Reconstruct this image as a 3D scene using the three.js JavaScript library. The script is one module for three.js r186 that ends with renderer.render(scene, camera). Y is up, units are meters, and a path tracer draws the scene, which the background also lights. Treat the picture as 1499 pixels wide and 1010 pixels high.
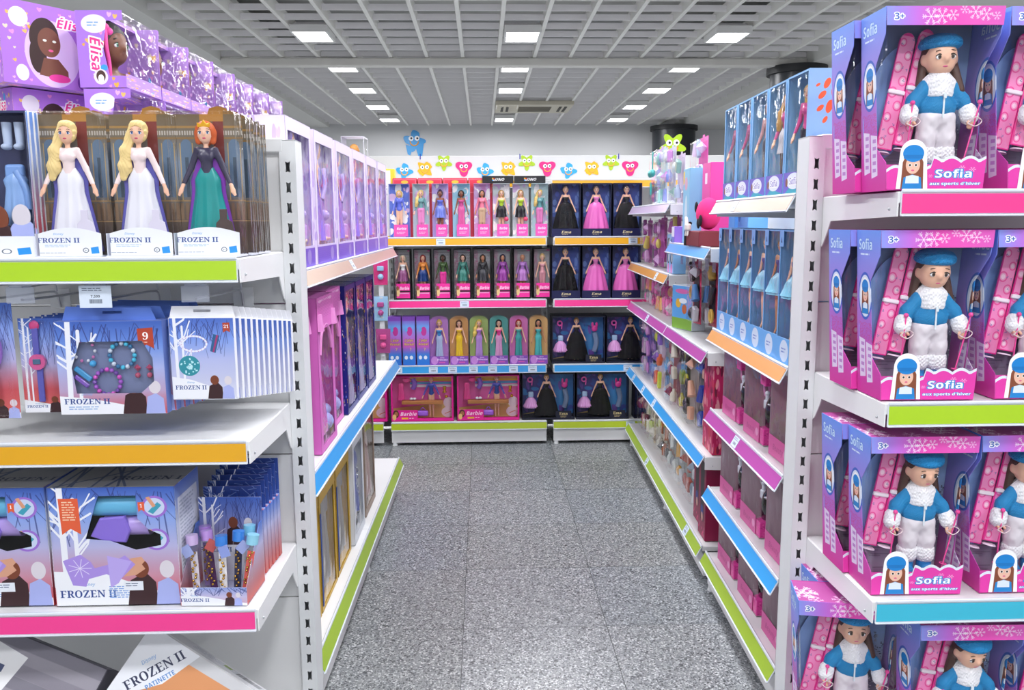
import * as THREE from 'three';
import { mergeGeometries } from 'three/addons/utils/BufferGeometryUtils.js';
import { RoundedBoxGeometry } from 'three/addons/geometries/RoundedBoxGeometry.js';
import { RectAreaLightUniformsLib } from 'three/addons/lights/RectAreaLightUniformsLib.js';

// ---------------------------------------------------------------- camera, light, exposure
RectAreaLightUniformsLib.init();
const scene = new THREE.Scene();
scene.background = new THREE.Color(0x000000);
const camera = new THREE.PerspectiveCamera(44.79, 1499 / 1010, 0.05, 60);
camera.position.set(0, 1.40, 0);
camera.rotation.set(-0.1470, -0.0343, -0.0053, 'YXZ');
const renderer = new THREE.WebGLRenderer({ antialias: true });
renderer.toneMapping = THREE.LinearToneMapping;
renderer.toneMappingExposure = 1.0;
renderer.shadowMap.enabled = true;
const CEIL = 3.6;                                   // underside of the louvre ceiling
const LAMP = { w: 0.37, d: 0.52, power: 62, glow: 9 };   // every ceiling panel is the same fitting
const LAMP_COLOR = 0xfbfbff;

// ---------------------------------------------------------------- helpers
let seed = 20240611;
const rnd = () => { seed = (seed * 1664525 + 1013904223) >>> 0; return seed / 4294967296; };
const rr = (a, b) => a + (b - a) * rnd();
const PI = Math.PI, V = (x, y, z) => new THREE.Vector3(x, y, z);
const taken = {};
function numbered(n) { const k = taken[n] = (taken[n] ?? -1) + 1; return k ? n + '_' + String(k).padStart(3, '0') : n; }
const matCache = {};
function M(color, rough = 0.6, o = {}) {
  const k = color + '|' + rough + '|' + JSON.stringify(o);
  return matCache[k] ??= new (o.transmission || o.clearcoat || o.sheen ? THREE.MeshPhysicalMaterial : THREE.MeshStandardMaterial)({ color, roughness: rough, ...o });
}
function T(map, rough = 0.45, o = {}) { return new THREE.MeshPhysicalMaterial({ map, roughness: rough, ...o }); }
const CLEAR = new THREE.MeshPhysicalMaterial({ color: 0xffffff, transmission: 1, thickness: 0, roughness: 0.035, ior: 1.28 });   // thin crinkled film
const FROST = new THREE.MeshPhysicalMaterial({ color: 0xeef2fa, transmission: 0.85, thickness: 0, roughness: 0.12, ior: 1.45 });
const VC = new THREE.MeshStandardMaterial({ color: 0xffffff, vertexColors: true, roughness: 0.45 });
const VCG = new THREE.MeshPhysicalMaterial({ color: 0xffffff, vertexColors: true, roughness: 0.3, clearcoat: 0.4 });
function B(w, h, d, x = 0, y = 0, z = 0) { return new THREE.BoxGeometry(w, h, d).translate(x, y, z); }
function RB(w, h, d, r, x = 0, y = 0, z = 0, s = 2) { return new RoundedBoxGeometry(w, h, d, s, r).translate(x, y, z); }
function C(r0, r1, h, x = 0, y = 0, z = 0, n = 16) { return new THREE.CylinderGeometry(r0, r1, h, n).translate(x, y, z); }
function S(r, x = 0, y = 0, z = 0, sx = 1, sy = 1, sz = 1, n = 14) { return new THREE.SphereGeometry(r, n, Math.ceil(n * 0.7)).scale(sx, sy, sz).translate(x, y, z); }
function tube(pts, r, n = 24, k = 6, closed = false) { return new THREE.TubeGeometry(new THREE.CatmullRomCurve3(pts.map(p => V(...p)), closed), n, r, k, closed); }
function lathe(p, n = 20) { return new THREE.LatheGeometry(p.map(q => new THREE.Vector2(...q)), n); }
function bar(a, b, r, k = 6) { const A = V(...a), D = V(...b).sub(A), L = D.length(); const g = new THREE.CylinderGeometry(r, r, L, k); g.translate(0, L / 2, 0); g.applyQuaternion(new THREE.Quaternion().setFromUnitVectors(V(0, 1, 0), D.normalize())); return g.translate(...a); }
function poly(pts, depth, holes = [], bevel = 0) {
  const s = new THREE.Shape(pts.map(p => new THREE.Vector2(...p)));
  for (const h of holes) s.holes.push(new THREE.Path(h.map(p => new THREE.Vector2(...p))));
  return new THREE.ExtrudeGeometry(s, { depth, bevelEnabled: bevel > 0, bevelSize: bevel, bevelThickness: bevel, bevelSegments: 1 });
}
function paint(g, hex) { const c = new THREE.Color(hex), n = g.attributes.position.count, a = new Float32Array(n * 3); for (let i = 0; i < n; i++) { a[3 * i] = c.r; a[3 * i + 1] = c.g; a[3 * i + 2] = c.b; } g.setAttribute('color', new THREE.BufferAttribute(a, 3)); return g; }
function merge(gs) {
  if (!Array.isArray(gs)) return gs;
  if (gs.length === 1) return gs[0];
  const col = gs.some(g => g.attributes.color);
  return mergeGeometries(gs.map(g => {
    let q = g.index ? g.toNonIndexed() : g.clone();
    if (!q.attributes.uv) q.setAttribute('uv', new THREE.BufferAttribute(new Float32Array(q.attributes.position.count * 2), 2));
    if (col && !q.attributes.color) paint(q, 0xffffff);
    if (!col && q.attributes.color) q.deleteAttribute('color');
    for (const k of Object.keys(q.attributes)) if (!['position', 'normal', 'uv', 'color'].includes(k)) q.deleteAttribute(k);
    return q;
  }));
}
function part(name, gs, m, parent, label) {
  const o = new THREE.Mesh(merge(gs), m); o.name = name; o.castShadow = o.receiveShadow = true;
  if (label) o.userData.label = label;
  parent.add(o); return o;
}
function thing(name, label, category, group) {
  const o = new THREE.Group(); o.name = numbered(name); scene.add(o);
  o.userData = { label, category }; if (group) o.userData.group = group;
  return o;
}
function single(name, gs, m, label, category, group) {
  const o = part(numbered(name), gs, m, scene); o.userData = { label, category }; if (group) o.userData.group = group; return o;
}
function struct(name, gs, m) { const o = part(name, gs, m, scene); o.userData.kind = 'structure'; return o; }
function copy(src, label, group) { const r = src.clone(); r.name = numbered(src.name.replace(/_\d{3}$/, '')); r.userData = { ...src.userData }; if (label) r.userData.label = label; if (group) r.userData.group = group; scene.add(r); return r; }
function put(o, x, y, z, ry = 0, rx = 0, rz = 0) { o.position.set(x, y, z); o.rotation.set(rx, ry, rz); return o; }
function on(unit, o, lx, ly, lz, ry = 0) { unit.updateMatrixWorld(true); o.position.copy(unit.localToWorld(V(lx, ly, lz))); o.rotation.set(0, unit.rotation.y + ry, 0); return o; }

// canvas textures: print, lettering and material grain only
function tex(w, h, fn, rep) {
  const c = document.createElement('canvas'); c.width = w; c.height = h;
  fn(c.getContext('2d'), w, h);
  const t = new THREE.CanvasTexture(c); t.colorSpace = THREE.SRGBColorSpace; t.anisotropy = 8;
  if (rep) { t.wrapS = t.wrapT = THREE.RepeatWrapping; t.repeat.set(...rep); }
  return t;
}
function grad(g, x0, y0, x1, y1, stops) { const q = g.createLinearGradient(x0, y0, x1, y1); stops.forEach((s, i) => q.addColorStop(i / (stops.length - 1), s)); return q; }
function fillP(g, col, pts) { g.fillStyle = col; g.beginPath(); pts.forEach((p, i) => i ? g.lineTo(p[0], p[1]) : g.moveTo(p[0], p[1])); g.closePath(); g.fill(); }
function ell(g, col, x, y, a, b = a, rot = 0) { g.fillStyle = col; g.beginPath(); g.ellipse(x, y, a, b, rot, 0, 7); g.fill(); }
function txt(g, s, x, y, px, col, o = {}) {
  g.font = (o.style ?? 'bold') + ' ' + px + 'px ' + (o.font ?? 'sans-serif'); g.textAlign = o.align ?? 'center'; g.textBaseline = 'middle';
  if (o.out) { g.lineJoin = 'round'; g.strokeStyle = o.out; g.lineWidth = o.ow ?? px * 0.2; g.strokeText(s, x, y); }
  g.fillStyle = col; g.fillText(s, x, y);
}
function smallText(g, x, y, w, rows, px, col) { g.fillStyle = col; for (let i = 0; i < rows; i++) { let u = x; const end = x + w * rr(0.65, 1); while (u < end) { const l = Math.min(end - u, rr(2, 6) * px); g.fillRect(u, y + i * px * 2, l, px * 0.9); u += l + px * 0.8; } } }
function birch(g, x, y0, y1, w, col = '#eef0f8') { g.strokeStyle = col; g.lineCap = 'round'; g.lineWidth = w; g.beginPath(); g.moveTo(x, y1); g.lineTo(x + rr(-.5, .5) * w, y0); g.stroke(); for (let i = 0; i < 7; i++) { const y = y0 + (y1 - y0) * rr(0, .55), s = rnd() < .5 ? -1 : 1; g.lineWidth = w * rr(.25, .5); g.beginPath(); g.moveTo(x, y); g.lineTo(x + s * w * rr(1.5, 4), y - w * rr(1.5, 4)); g.lineTo(x + s * w * rr(3, 6), y - w * rr(4, 7)); g.stroke(); } }
function forest(g, w, h, cols = ['#3f62b8', '#7f9fe0', '#b9b4dc', '#c85a5e']) {
  g.fillStyle = grad(g, 0, 0, 0, h, cols); g.fillRect(0, 0, w, h);
  g.strokeStyle = 'rgba(40,48,110,.6)'; for (let i = 0; i < 36; i++) { g.lineWidth = rr(.004, .012) * w; const x = rr(0, w); g.beginPath(); g.moveTo(x, h * rr(0, .1)); g.lineTo(x + rr(-.2, .2) * w, h * rr(.2, .5)); g.stroke(); }
  birch(g, w * .1, 0, h, w * .05); birch(g, w * .2, h * .1, h, w * .035);
}
// two plain cloaked shapes standing in for the printed characters
function cloaks(g, x, y, s) { fillP(g, '#3a1e22', [[x - s * .5, y], [x - s * .42, y - s * .55], [x - s * .1, y - s * .72], [x + s * .1, y - s * .5], [x + s * .12, y]]); ell(g, '#7a3e26', x - s * .2, y - s * .8, s * .17, s * .2); fillP(g, '#a9b3ea', [[x + s * .08, y], [x + s * .14, y - s * .5], [x + s * .36, y - s * .6], [x + s * .55, y - s * .45], [x + s * .58, y]]); ell(g, '#dcd6de', x + s * .34, y - s * .78, s * .15, s * .19); }

// smooth solids: signed distance on a grid, meshed with surface nets
const smin = (a, b, k) => { const h = Math.max(k - Math.abs(a - b), 0) / k; return Math.min(a, b) - h * h * k * 0.25; };
function cap(ax, ay, az, ra, bx, by, bz, rb) { const dx = bx - ax, dy = by - ay, dz = bz - az, L = dx * dx + dy * dy + dz * dz || 1e-9; return (x, y, z) => { let t = ((x - ax) * dx + (y - ay) * dy + (z - az) * dz) / L; t = t < 0 ? 0 : t > 1 ? 1 : t; return Math.hypot(x - ax - t * dx, y - ay - t * dy, z - az - t * dz) - ra - (rb - ra) * t; }; }
function elp(cx, cy, cz, a, b, c) { const m = Math.min(a, b, c); return (x, y, z) => { const k = Math.hypot((x - cx) / a, (y - cy) / b, (z - cz) / c); return (k - 1) * m * (k > 1 ? 1 : 1); }; }
function blend(fs, k) { return (x, y, z) => { let d = fs[0](x, y, z); for (let i = 1; i < fs.length; i++) d = smin(d, fs[i](x, y, z), k); return d; }; }
function cut(f, g) { return (x, y, z) => Math.max(f(x, y, z), -g(x, y, z)); }
function net(f, lo, hi, cell) {
  const n = [0, 1, 2].map(i => Math.ceil((hi[i] - lo[i]) / cell) + 1), [nx, ny, nz] = n, F = new Float32Array(nx * ny * nz);
  const id = (i, j, k) => i + nx * (j + ny * k);
  const Q = 4, reach = cell * Q * 0.87 * 1.15 + 0.003;    // whole blocks far from the surface need one sample only
  for (let K = 0; K < nz; K += Q) for (let J = 0; J < ny; J += Q) for (let I0 = 0; I0 < nx; I0 += Q) {
    const c = f(lo[0] + (I0 + 1.5) * cell, lo[1] + (J + 1.5) * cell, lo[2] + (K + 1.5) * cell), skip = Math.abs(c) > reach;
    for (let k = K; k < Math.min(K + Q, nz); k++) for (let j = J; j < Math.min(J + Q, ny); j++) for (let i = I0; i < Math.min(I0 + Q, nx); i++) F[id(i, j, k)] = skip ? c : f(lo[0] + i * cell, lo[1] + j * cell, lo[2] + k * cell);
  }
  const vi = new Int32Array(nx * ny * nz).fill(-1), P = [], v = new Float32Array(8);
  for (let k = 0; k < nz - 1; k++) for (let j = 0; j < ny - 1; j++) for (let i = 0; i < nx - 1; i++) {
    let c = 0, sx = 0, sy = 0, sz = 0, neg = 0;
    for (let q = 0; q < 8; q++) { v[q] = F[id(i + (q & 1), j + (q >> 1 & 1), k + (q >> 2))]; if (v[q] < 0) neg++; }
    if (neg === 0 || neg === 8) continue;
    for (let q = 0; q < 8; q++) for (const b of [1, 2, 4]) if (!(q & b)) { const A = v[q], D = v[q | b]; if (A < 0 !== D < 0) { const t = A / (A - D); c++; sx += (q & 1) + (b === 1 ? t : 0); sy += (q >> 1 & 1) + (b === 2 ? t : 0); sz += (q >> 2) + (b === 4 ? t : 0); } }
    if (c) { vi[id(i, j, k)] = P.length / 3; P.push(lo[0] + (i + sx / c) * cell, lo[1] + (j + sy / c) * cell, lo[2] + (k + sz / c) * cell); }
  }
  const I = [];
  const quad = (a, b, c, d, fl) => { if (a < 0 || b < 0 || c < 0 || d < 0) return; fl ? I.push(a, b, c, a, c, d) : I.push(a, c, b, a, d, c); };
  for (let k = 1; k < nz - 1; k++) for (let j = 1; j < ny - 1; j++) for (let i = 1; i < nx - 1; i++) {
    const A = F[id(i, j, k)];
    if (A < 0 !== F[id(i + 1, j, k)] < 0) quad(vi[id(i, j - 1, k - 1)], vi[id(i, j, k - 1)], vi[id(i, j, k)], vi[id(i, j - 1, k)], A < 0);
    if (A < 0 !== F[id(i, j + 1, k)] < 0) quad(vi[id(i - 1, j, k - 1)], vi[id(i - 1, j, k)], vi[id(i, j, k)], vi[id(i, j, k - 1)], A < 0);
    if (A < 0 !== F[id(i, j, k + 1)] < 0) quad(vi[id(i - 1, j - 1, k)], vi[id(i, j - 1, k)], vi[id(i, j, k)], vi[id(i - 1, j, k)], A < 0);
  }
  const g = new THREE.BufferGeometry(); g.setAttribute('position', new THREE.Float32BufferAttribute(P, 3)); g.setIndex(I);
  const N = new Float32Array(P.length), e = cell * .5;
  for (let i = 0; i < P.length; i += 3) { const [x, y, z] = [P[i], P[i + 1], P[i + 2]]; const a = f(x + e, y, z) - f(x - e, y, z), b = f(x, y + e, z) - f(x, y - e, z), c = f(x, y, z + e) - f(x, y, z - e), l = Math.hypot(a, b, c) || 1; N[i] = a / l; N[i + 1] = b / l; N[i + 2] = c / l; }
  g.setAttribute('normal', new THREE.BufferAttribute(N, 3));
  g.setAttribute('uv', new THREE.BufferAttribute(new Float32Array(P.length / 3 * 2), 2));
  return g;
}

// ---------------------------------------------------------------- the room
const white = M(0xe9eaea, 0.42), whiteWall = M(0xd9dadb, 0.85), dark = M(0x15161b, 0.8);
const RX0 = -6.2, RX1 = 6.6, RZ0 = 3.2, RZ1 = -20.0;
{
  // granite tiles, half a metre square, with recessed joints
  const granite = tex(1024, 1024, (g, w, h) => {
    g.fillStyle = '#8d9092'; g.fillRect(0, 0, w, h);
    const cols = ['#54585b', '#70757a', '#a7abad', '#c3c7c8', '#878b8e', '#d2d5d6', '#46494c', '#989c9e', '#8d9193'];
    for (let i = 0; i < 15000; i++) { g.fillStyle = cols[Math.floor(rnd() * cols.length)]; const s = rr(5, 15); g.beginPath(); g.ellipse(rr(0, w), rr(0, h), s * .6, s * rr(.3, .6), rr(0, 3), 0, 7); g.fill(); }
  });
  const mats = [0, 1, 2].map(i => new THREE.MeshPhysicalMaterial({ map: granite, color: [0xffffff, 0xf6f6f4, 0xf2f5f7][i], roughness: 0.34, clearcoat: 0.15, clearcoatRoughness: 0.3 }));
  const fl = struct('floor', B(RX1 - RX0, 0.06, RZ0 - RZ1, (RX0 + RX1) / 2, -0.034, (RZ0 + RZ1) / 2), M(0x5c5e60, 0.9));
  const tg = new THREE.BoxGeometry(0.498, 0.006, 0.498);
  // tiles that the picture shows in the aisle and beside the end units
  const far = [];
  for (let i = -5; i < 6; i++) for (let j = 0; j < 14; j++) {
    const x = -0.08 + 0.5 * i + 0.25, z = 0.263 - 0.5 * j - 0.25;
    if (z > 0.5 || z < -6.4) continue;
    const o = part('tile', tg, mats[Math.floor(rnd() * 3)], fl); o.position.set(x, -0.003, z); o.rotation.y = Math.floor(rnd() * 4) * PI / 2;
  }
  const rest = part('far_paving', [B(RX1 - RX0, .006, RZ0 - .263 - .002, (RX0 + RX1) / 2, -.003, (RZ0 + .265) / 2), B(RX1 - RX0, .006, 13.25, (RX0 + RX1) / 2, -.003, -6.739 - 6.63), B(3.6, .006, 7, RX0 + 1.8, -.003, -3.24), B(3.68, .006, 7, RX1 - 1.84, -.003, -3.24)], M(0x8c8f91, .4), fl);
  struct('wall_back', B(RX1 - RX0 + .4, 6.04, 0.2, (RX0 + RX1) / 2, 2.98, RZ1 - 0.1), whiteWall);
  struct('wall_front', B(RX1 - RX0 + .4, 6.04, 0.2, (RX0 + RX1) / 2, 2.98, RZ0 + 0.1), whiteWall);
  struct('wall_left', B(0.2, 6.04, RZ0 - RZ1, RX0 - 0.1, 2.98, (RZ0 + RZ1) / 2), whiteWall);
  struct('wall_right', B(0.2, 6.04, RZ0 - RZ1, RX1 + 0.1, 2.98, (RZ0 + RZ1) / 2), whiteWall);
  // open louvre ceiling under a dark void
  const ce = struct('ceiling', B(RX1 - RX0 + .4, 0.1, RZ0 - RZ1 + .4, (RX0 + RX1) / 2, 6.05, (RZ0 + RZ1) / 2), M(0xd8d8d4, 0.9));
  const cm = M(0xf2f0f2, 0.55), bm = M(0xf0efea, 0.5);
  const GX0 = -3.5, GX1 = 4.5;
  const bg = B(0.045, 0.13, RZ0 - RZ1, 0, CEIL + .065, (RZ0 + RZ1) / 2);
  for (let x = 0.245 - 0.4865 * 7; x < GX1; x += 0.4865) { const o = part('beam', bg, bm, ce); o.position.x = x; }
  const sg = B(GX1 - GX0, 0.066, 0.014, (GX0 + GX1) / 2, CEIL + .055, 0);
  for (let z = -19.87; z < 3; z += 0.42) { const o = part('slat', sg, cm, ce); o.position.z = z; o.rotation.x = 0; }
  // white soffits either side of the louvre field
  struct('trim_1', B(GX0 - RX0, 1.0, RZ0 - RZ1, (GX0 + RX0) / 2, CEIL + .46, (RZ0 + RZ1) / 2), M(0xd8d8d4, .7));
  struct('trim_2', B(RX1 - GX1, 1.0, RZ0 - RZ1, (GX1 + RX1) / 2, CEIL + .4, (RZ0 + RZ1) / 2), M(0xd8d8d4, .7));
  struct('trim_3', [RB(GX1 - GX0, 0.11, 0.16, .02, (GX0 + GX1) / 2, CEIL - .06, -11.9)], M(0xdedcd6, .5));
  const v1 = single('air_slot', B(.28, .02, 1.6, 4.85, CEIL - .106, -14.2), M(0x2a2b2e, .7), 'long dark air slot in the white soffit beyond the right shelves', 'vent'); v1.position.y = 0;
}
{
  const glow = new THREE.MeshStandardMaterial({ color: 0xffffff, emissive: LAMP_COLOR, emissiveIntensity: LAMP.glow, roughness: .5 });
  const frameG = merge([B(LAMP.w + .05, .07, .025, 0, .035, LAMP.d / 2 + .012), B(LAMP.w + .05, .07, .025, 0, .035, -LAMP.d / 2 - .012), B(.025, .07, LAMP.d, LAMP.w / 2 + .012, .035, 0), B(.025, .07, LAMP.d, -LAMP.w / 2 - .012, .035, 0), B(LAMP.w + .05, .01, LAMP.d + .05, 0, .075, 0)]);
  const panelG = RB(LAMP.w, .02, LAMP.d, .008, 0, .012, 0);
  for (let c = 0; c < 3; c++) for (let r = 0; r < 11; r++) {
    const x = 0.488 + 2.4325 * (c - 1), z = -18.4 + 2.04 * r;
    const t = thing('ceiling_light', c === 0 ? 'LED panel in the ceiling row above the left shelves' : c === 1 ? 'LED panel in the ceiling row above the aisle' : 'LED panel in the ceiling row above the right shelves', 'ceiling light', 'LED panels in the louvre ceiling');
    put(t, x, CEIL - .07, z);
    part('frame', frameG, M(0xe6e6e4, .5), t); part('diffuser', panelG, glow, t, 'glowing white diffuser');
    const l = new THREE.RectAreaLight(LAMP_COLOR, LAMP.power, LAMP.w, LAMP.d); l.rotation.x = -PI / 2; l.position.set(0, -.006, 0); t.add(l);
  }
  const ac = thing('air_conditioner', 'beige ceiling cassette air conditioner with a slotted grille', 'air conditioner'); put(ac, 1.0, CEIL - .03, -16.6);
  part('housing', RB(1.46, .08, 1.2, .02), M(0xc8c2b0, .6), ac);
  for (let i = 0; i < 6; i++) part('slat', B(.62, .012, .05, .02, -.045, -.3 + i * .12), M(0x6f6a5c, .6), ac);
  for (const s of [-1, 1]) for (const q of [0, 1]) part('vent', B(.05, .01, .7, s * (.5 + q * .1), -.043, 0), M(0x3a382f, .7), ac);
  for (const [x, z, r, l] of [[4.42, -12.0, .36, 'dark round column rising behind the tall boxes on the right'], [4.35, -19.3, .48, 'dark round column standing by the far white wall']]) {
    const c = thing('column', l, 'column'); put(c, x, 0, z);
    part('shaft', C(r, r, CEIL - .12, 0, (CEIL - .12) / 2, 0, 40), M(0x24282d, .35), c); part('collar', C(r + .05, r + .05, .1, 0, CEIL - .15, 0, 40), M(0x1b1d20, .5), c);
  }
}

// ---------------------------------------------------------------- shelving units
const LIME = 0xb2dc1c, AMBER = 0xe9ab0e, PINK = 0xfb3b95, CYAN = 0x35bfdc, BLUE = 0x2e9fe6, LILAC = 0xb44aa6, TAN = 0xd9994e, BASEG = 0x9fbf2e, BACKL = 0xb9cf2a, SILVER = 0xc2a28a;
const slotHoles = []; for (let i = 0; i < 31; i++) { const y = .035 + i * .05; slotHoles.push(y); }
function slottedPost(h) {      // hollow steel upright with bow-tie slots every 5 cm
  const pts = [[-.02, 0], [.02, 0], [.02, h], [-.02, h]], holes = [];
  for (const y of slotHoles) if (y < h - .03) holes.push([[-.006, y - .0135], [0, y - .0105], [.006, y - .0135], [.0045, y], [.006, y + .0135], [0, y + .0105], [-.006, y + .0135], [-.0045, y]]);
  return merge([poly(pts, .002, holes).translate(0, 0, -.002), B(.002, h, .075, -.019, h / 2, -.039), B(.002, h, .075, .019, h / 2, -.039), B(.04, h, .002, 0, h / 2, -.076), B(.04, .002, .076, 0, h, -.038)]);
}
const shelfMat = M(0xeceded, 0.35), panelMat = M(0xe2e3e3, 0.5), holderMat = M(0xdfe5ee, 0.25), postMat = M(0xe4e7e8, 0.4);
const railMats = {}; const railMat = c => railMats[c] ??= new THREE.MeshPhysicalMaterial({ color: c, roughness: .32, clearcoat: .5, clearcoatRoughness: .15 });
const priceTex = tex(128, 64, (g, w, h) => { g.fillStyle = '#d5e4f5'; g.fillRect(0, 0, w, h); smallText(g, 14, 8, 100, 2, 5, '#8593a8'); g.fillStyle = '#3c4350'; for (let i = 0; i < 22; i++) g.fillRect(30 + i * 3.2, 34, rr(.8, 2.2), 16); });
const priceMat = T(priceTex, .4);
function bracket(d, h = .06) { return poly([[0, 0], [d, 0], [d, -h * .8], [.06, -h * .95], [.045, -h * 1.35], [.02, -h * 1.9], [0, -h * 2.1]], .003); }
// a unit faces +z in its own frame; z = 0 is the front of its back panel; x runs along its width
function unit(label, o) {
  const u = thing('shelving_unit', label, 'shelving');
  put(u, o.x, 0, o.z, o.ry);
  const w = o.w, h = o.h ?? 1.6;
  if (o.posts) for (const s of o.posts) {
    const p = part('post', slottedPost(h), postMat, u); p.position.set(s * (w / 2 + .02), 0, .012);
  }
  const n = o.panels ?? 4, ph = (h - .02) / n;
  for (let i = 0; i < n; i++) part('back_panel', RB(w - .002, ph - .003, .02, .002, 0, .01 + ph * (i + .5), -.012), o.panelMat ?? panelMat, u);
  if (o.cap !== false) part('top_cap', RB(w + (o.posts ? .02 : 0), .035, .085, .004, 0, h - .012, -.03), postMat, u);
  // base: plinth, deck, rail
  const bd = o.baseD ?? o.d;
  const runs = o.baseSplit ?? [[-w / 2, w / 2]];
  for (const [a, b] of runs) {
    const y = o.baseY, L = b - a, c = (a + b) / 2;
    const bs = part('base_deck', [RB(L - .004, .02, bd, .003, c, y - .01, bd / 2), B(L - .004, y - .055, .012, c, .02 + (y - .055) / 2, bd - .012)], shelfMat, u);
    rail(bs, L, c, y, bd, o.baseC ?? BASEG, o.lean ?? 0, o.labels ?? 0);
    if (o.foot !== false) part('foot', C(.014, .018, .02, a + .02, .01, bd - .02, 10), postMat, bs);
  }
  for (const s of o.shelves) {
    const a = s.a ?? -w / 2, b = s.b ?? w / 2, L = b - a, c = (a + b) / 2, d = s.d ?? o.d;
    const sh = part('shelf', [RB(L - .004, .024, d, .003, c, s.y - .012, d / 2)], shelfMat, u);
    for (const [e, side] of [[a, 1], [b, -1]]) { const k = part('bracket', [bracket(d), B(.002, .028, d, 0.0015, -.012, 0).rotateY(0).translate(0, 0, 0)].slice(0, 1), shelfMat, sh); k.rotation.y = -PI / 2; k.position.set(e + side * .0035 - (side < 0 ? -.003 : 0), s.y - .002, 0.0);  part('rivet', S(.003, 0, 0, 0, 1, 1, .5), M(0xb9bcc0, .3, { metalness: .7 }), sh).position.set(e - side * .001, s.y - .035, d - .03); }
    rail(sh, L - .012, c, s.y, d, s.c, s.lean ?? o.lean ?? 0, s.labels ?? 0);
  }
  return u;
}
function rail(parent, L, c, y, d, col, lean, labels) {
  const r = new THREE.Group(); r.name = 'price_rail'; r.position.set(c, y, d); r.rotation.x = -lean; parent.add(r);
  // holder, coloured strip and price labels are joined to the rail of their shelf
  const h = new THREE.Mesh(merge([RB(L, .05, .004, .0015, 0, -.024, .002), RB(L, .008, .007, .003, 0, .001, .004), RB(L, .004, .007, .0015, 0, -.048, .004)]), holderMat); h.name = 'rail_holder'; h.castShadow = h.receiveShadow = true;
  const s = new THREE.Mesh(new THREE.BoxGeometry(L - .004, .039, .001), railMat(col)); s.name = 'rail_strip'; s.position.set(0, -.0245, .0047); s.castShadow = s.receiveShadow = true;
  parent.remove(r);
  for (const m of [h, s]) { m.position.applyAxisAngle(V(1, 0, 0), -lean).add(V(c, y, d)); m.rotation.x = -lean; parent.add(m); }
  const list = typeof labels === 'number' ? Array.from({ length: labels }, (_, i) => -L / 2 + L * (i + .5) / labels) : labels;
  for (const lx of list) { const q = new THREE.Mesh(new THREE.BoxGeometry(.055, .036, .001), priceMat); q.name = 'price_label'; q.position.set(lx, -.0245, .0058).applyAxisAngle(V(1, 0, 0), -lean).add(V(c, y, d)); q.rotation.x = -lean; parent.add(q); }
}
// end units facing the camera
const endLeft = unit('white slotted end unit holding the blue winter toy packs', { x: -.877, z: -2.142, ry: 0, w: .755, posts: [-1, 1], d: .39, baseY: .09, baseC: AMBER, shelves: [{ y: 1.327, c: LIME }, { y: .940, c: AMBER }, { y: .560, c: PINK }] });
const endRight = unit('white slotted end unit holding the boxed skiing dolls', { x: 1.317, z: -2.07, ry: 0, w: .96, posts: [-1, 1], d: .385, baseD: .40, baseY: .15, baseC: PINK, shelves: [{ y: 1.455, c: PINK }, { y: 1.018, c: LIME }, { y: .580, c: CYAN }] });
// aisle units
const SKL = PI / 2 - .0157, SKR = -PI / 2 - .0326;
const aisleLeft = unit('long white aisle unit of doll boxes behind the winter toy end unit', { x: -.875, z: -3.23, ry: SKL, w: 2.03, d: .405, baseY: .185, baseD: .41, lean: .5, h: 1.57, baseSplit: [[-1.015, 0], [0, 1.015]], shelves: [{ y: 1.27, c: SILVER, labels: [-.25] }, { y: .70, c: BLUE }] });
const aisleRightNear = unit('white aisle unit with blue doll boxes behind the skiing doll end unit', { x: 1.245, z: -2.585, ry: SKR, w: .85, d: .415, baseY: .145, lean: .5, h: 1.57, shelves: [{ y: 1.462, c: SILVER, labels: [-.13] }, { y: 1.005, c: TAN }, { y: .705, c: LILAC, labels: [-.02] }, { y: .405, c: BLUE }] });
const aisleRightFar = unit('long white aisle unit of hanging packs running to the far corner', { x: 1.297, z: -4.08, ry: SKR, w: 2.02, d: .42, baseY: .14, lean: .5, h: 1.57, baseSplit: [[-1.01, 0.15], [.15, 1.01]], labels: [.2], shelves: [{ y: .905, c: LILAC, a: .2, b: 1.01 }, { y: .905, c: LILAC, a: -1.01, b: .2, labels: [.1] }, { y: .50, c: BLUE, labels: [-.75, -.4, -.05] }, { y: 1.295, c: BLUE, a: .22, b: 1.01 }, { y: 1.145, c: TAN, a: -1.01, b: .2, labels: [.35] }, { y: 1.475, c: 0xc8b6d8, a: -1.01, b: .2 }] });
// the run across the end of the aisle: two bays plus the one hidden behind the left unit
const backLeft = unit('white back unit with the rows of pink doll boxes across the aisle end', { x: -.095, z: -5.62, ry: 0, w: .98, posts: [-1], d: .455, baseD: .47, baseY: .148, baseC: BACKL, lean: .12, h: 1.66, shelves: [{ y: 1.300, c: AMBER, labels: [-.16] }, { y: .918, c: PINK, labels: [-.02] }, { y: .508, c: BLUE, labels: [-.44, -.22, -.1, .03, .15, .28, .4] }, { y: 1.655, c: AMBER, d: .26 }] });
const backRight = unit('white back unit with the dark ball gown doll boxes beside the corner', { x: .975, z: -5.62, ry: 0, w: 1.08, posts: [-1], d: .455, baseD: .47, baseY: .148, baseC: BACKL, lean: .12, h: 1.66, labels: [-.05], shelves: [{ y: 1.300, c: AMBER, labels: [-.05] }, { y: .918, c: PINK }, { y: .508, c: BLUE, labels: [-.07] }, { y: 1.655, c: AMBER, d: .26 }] });
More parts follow.
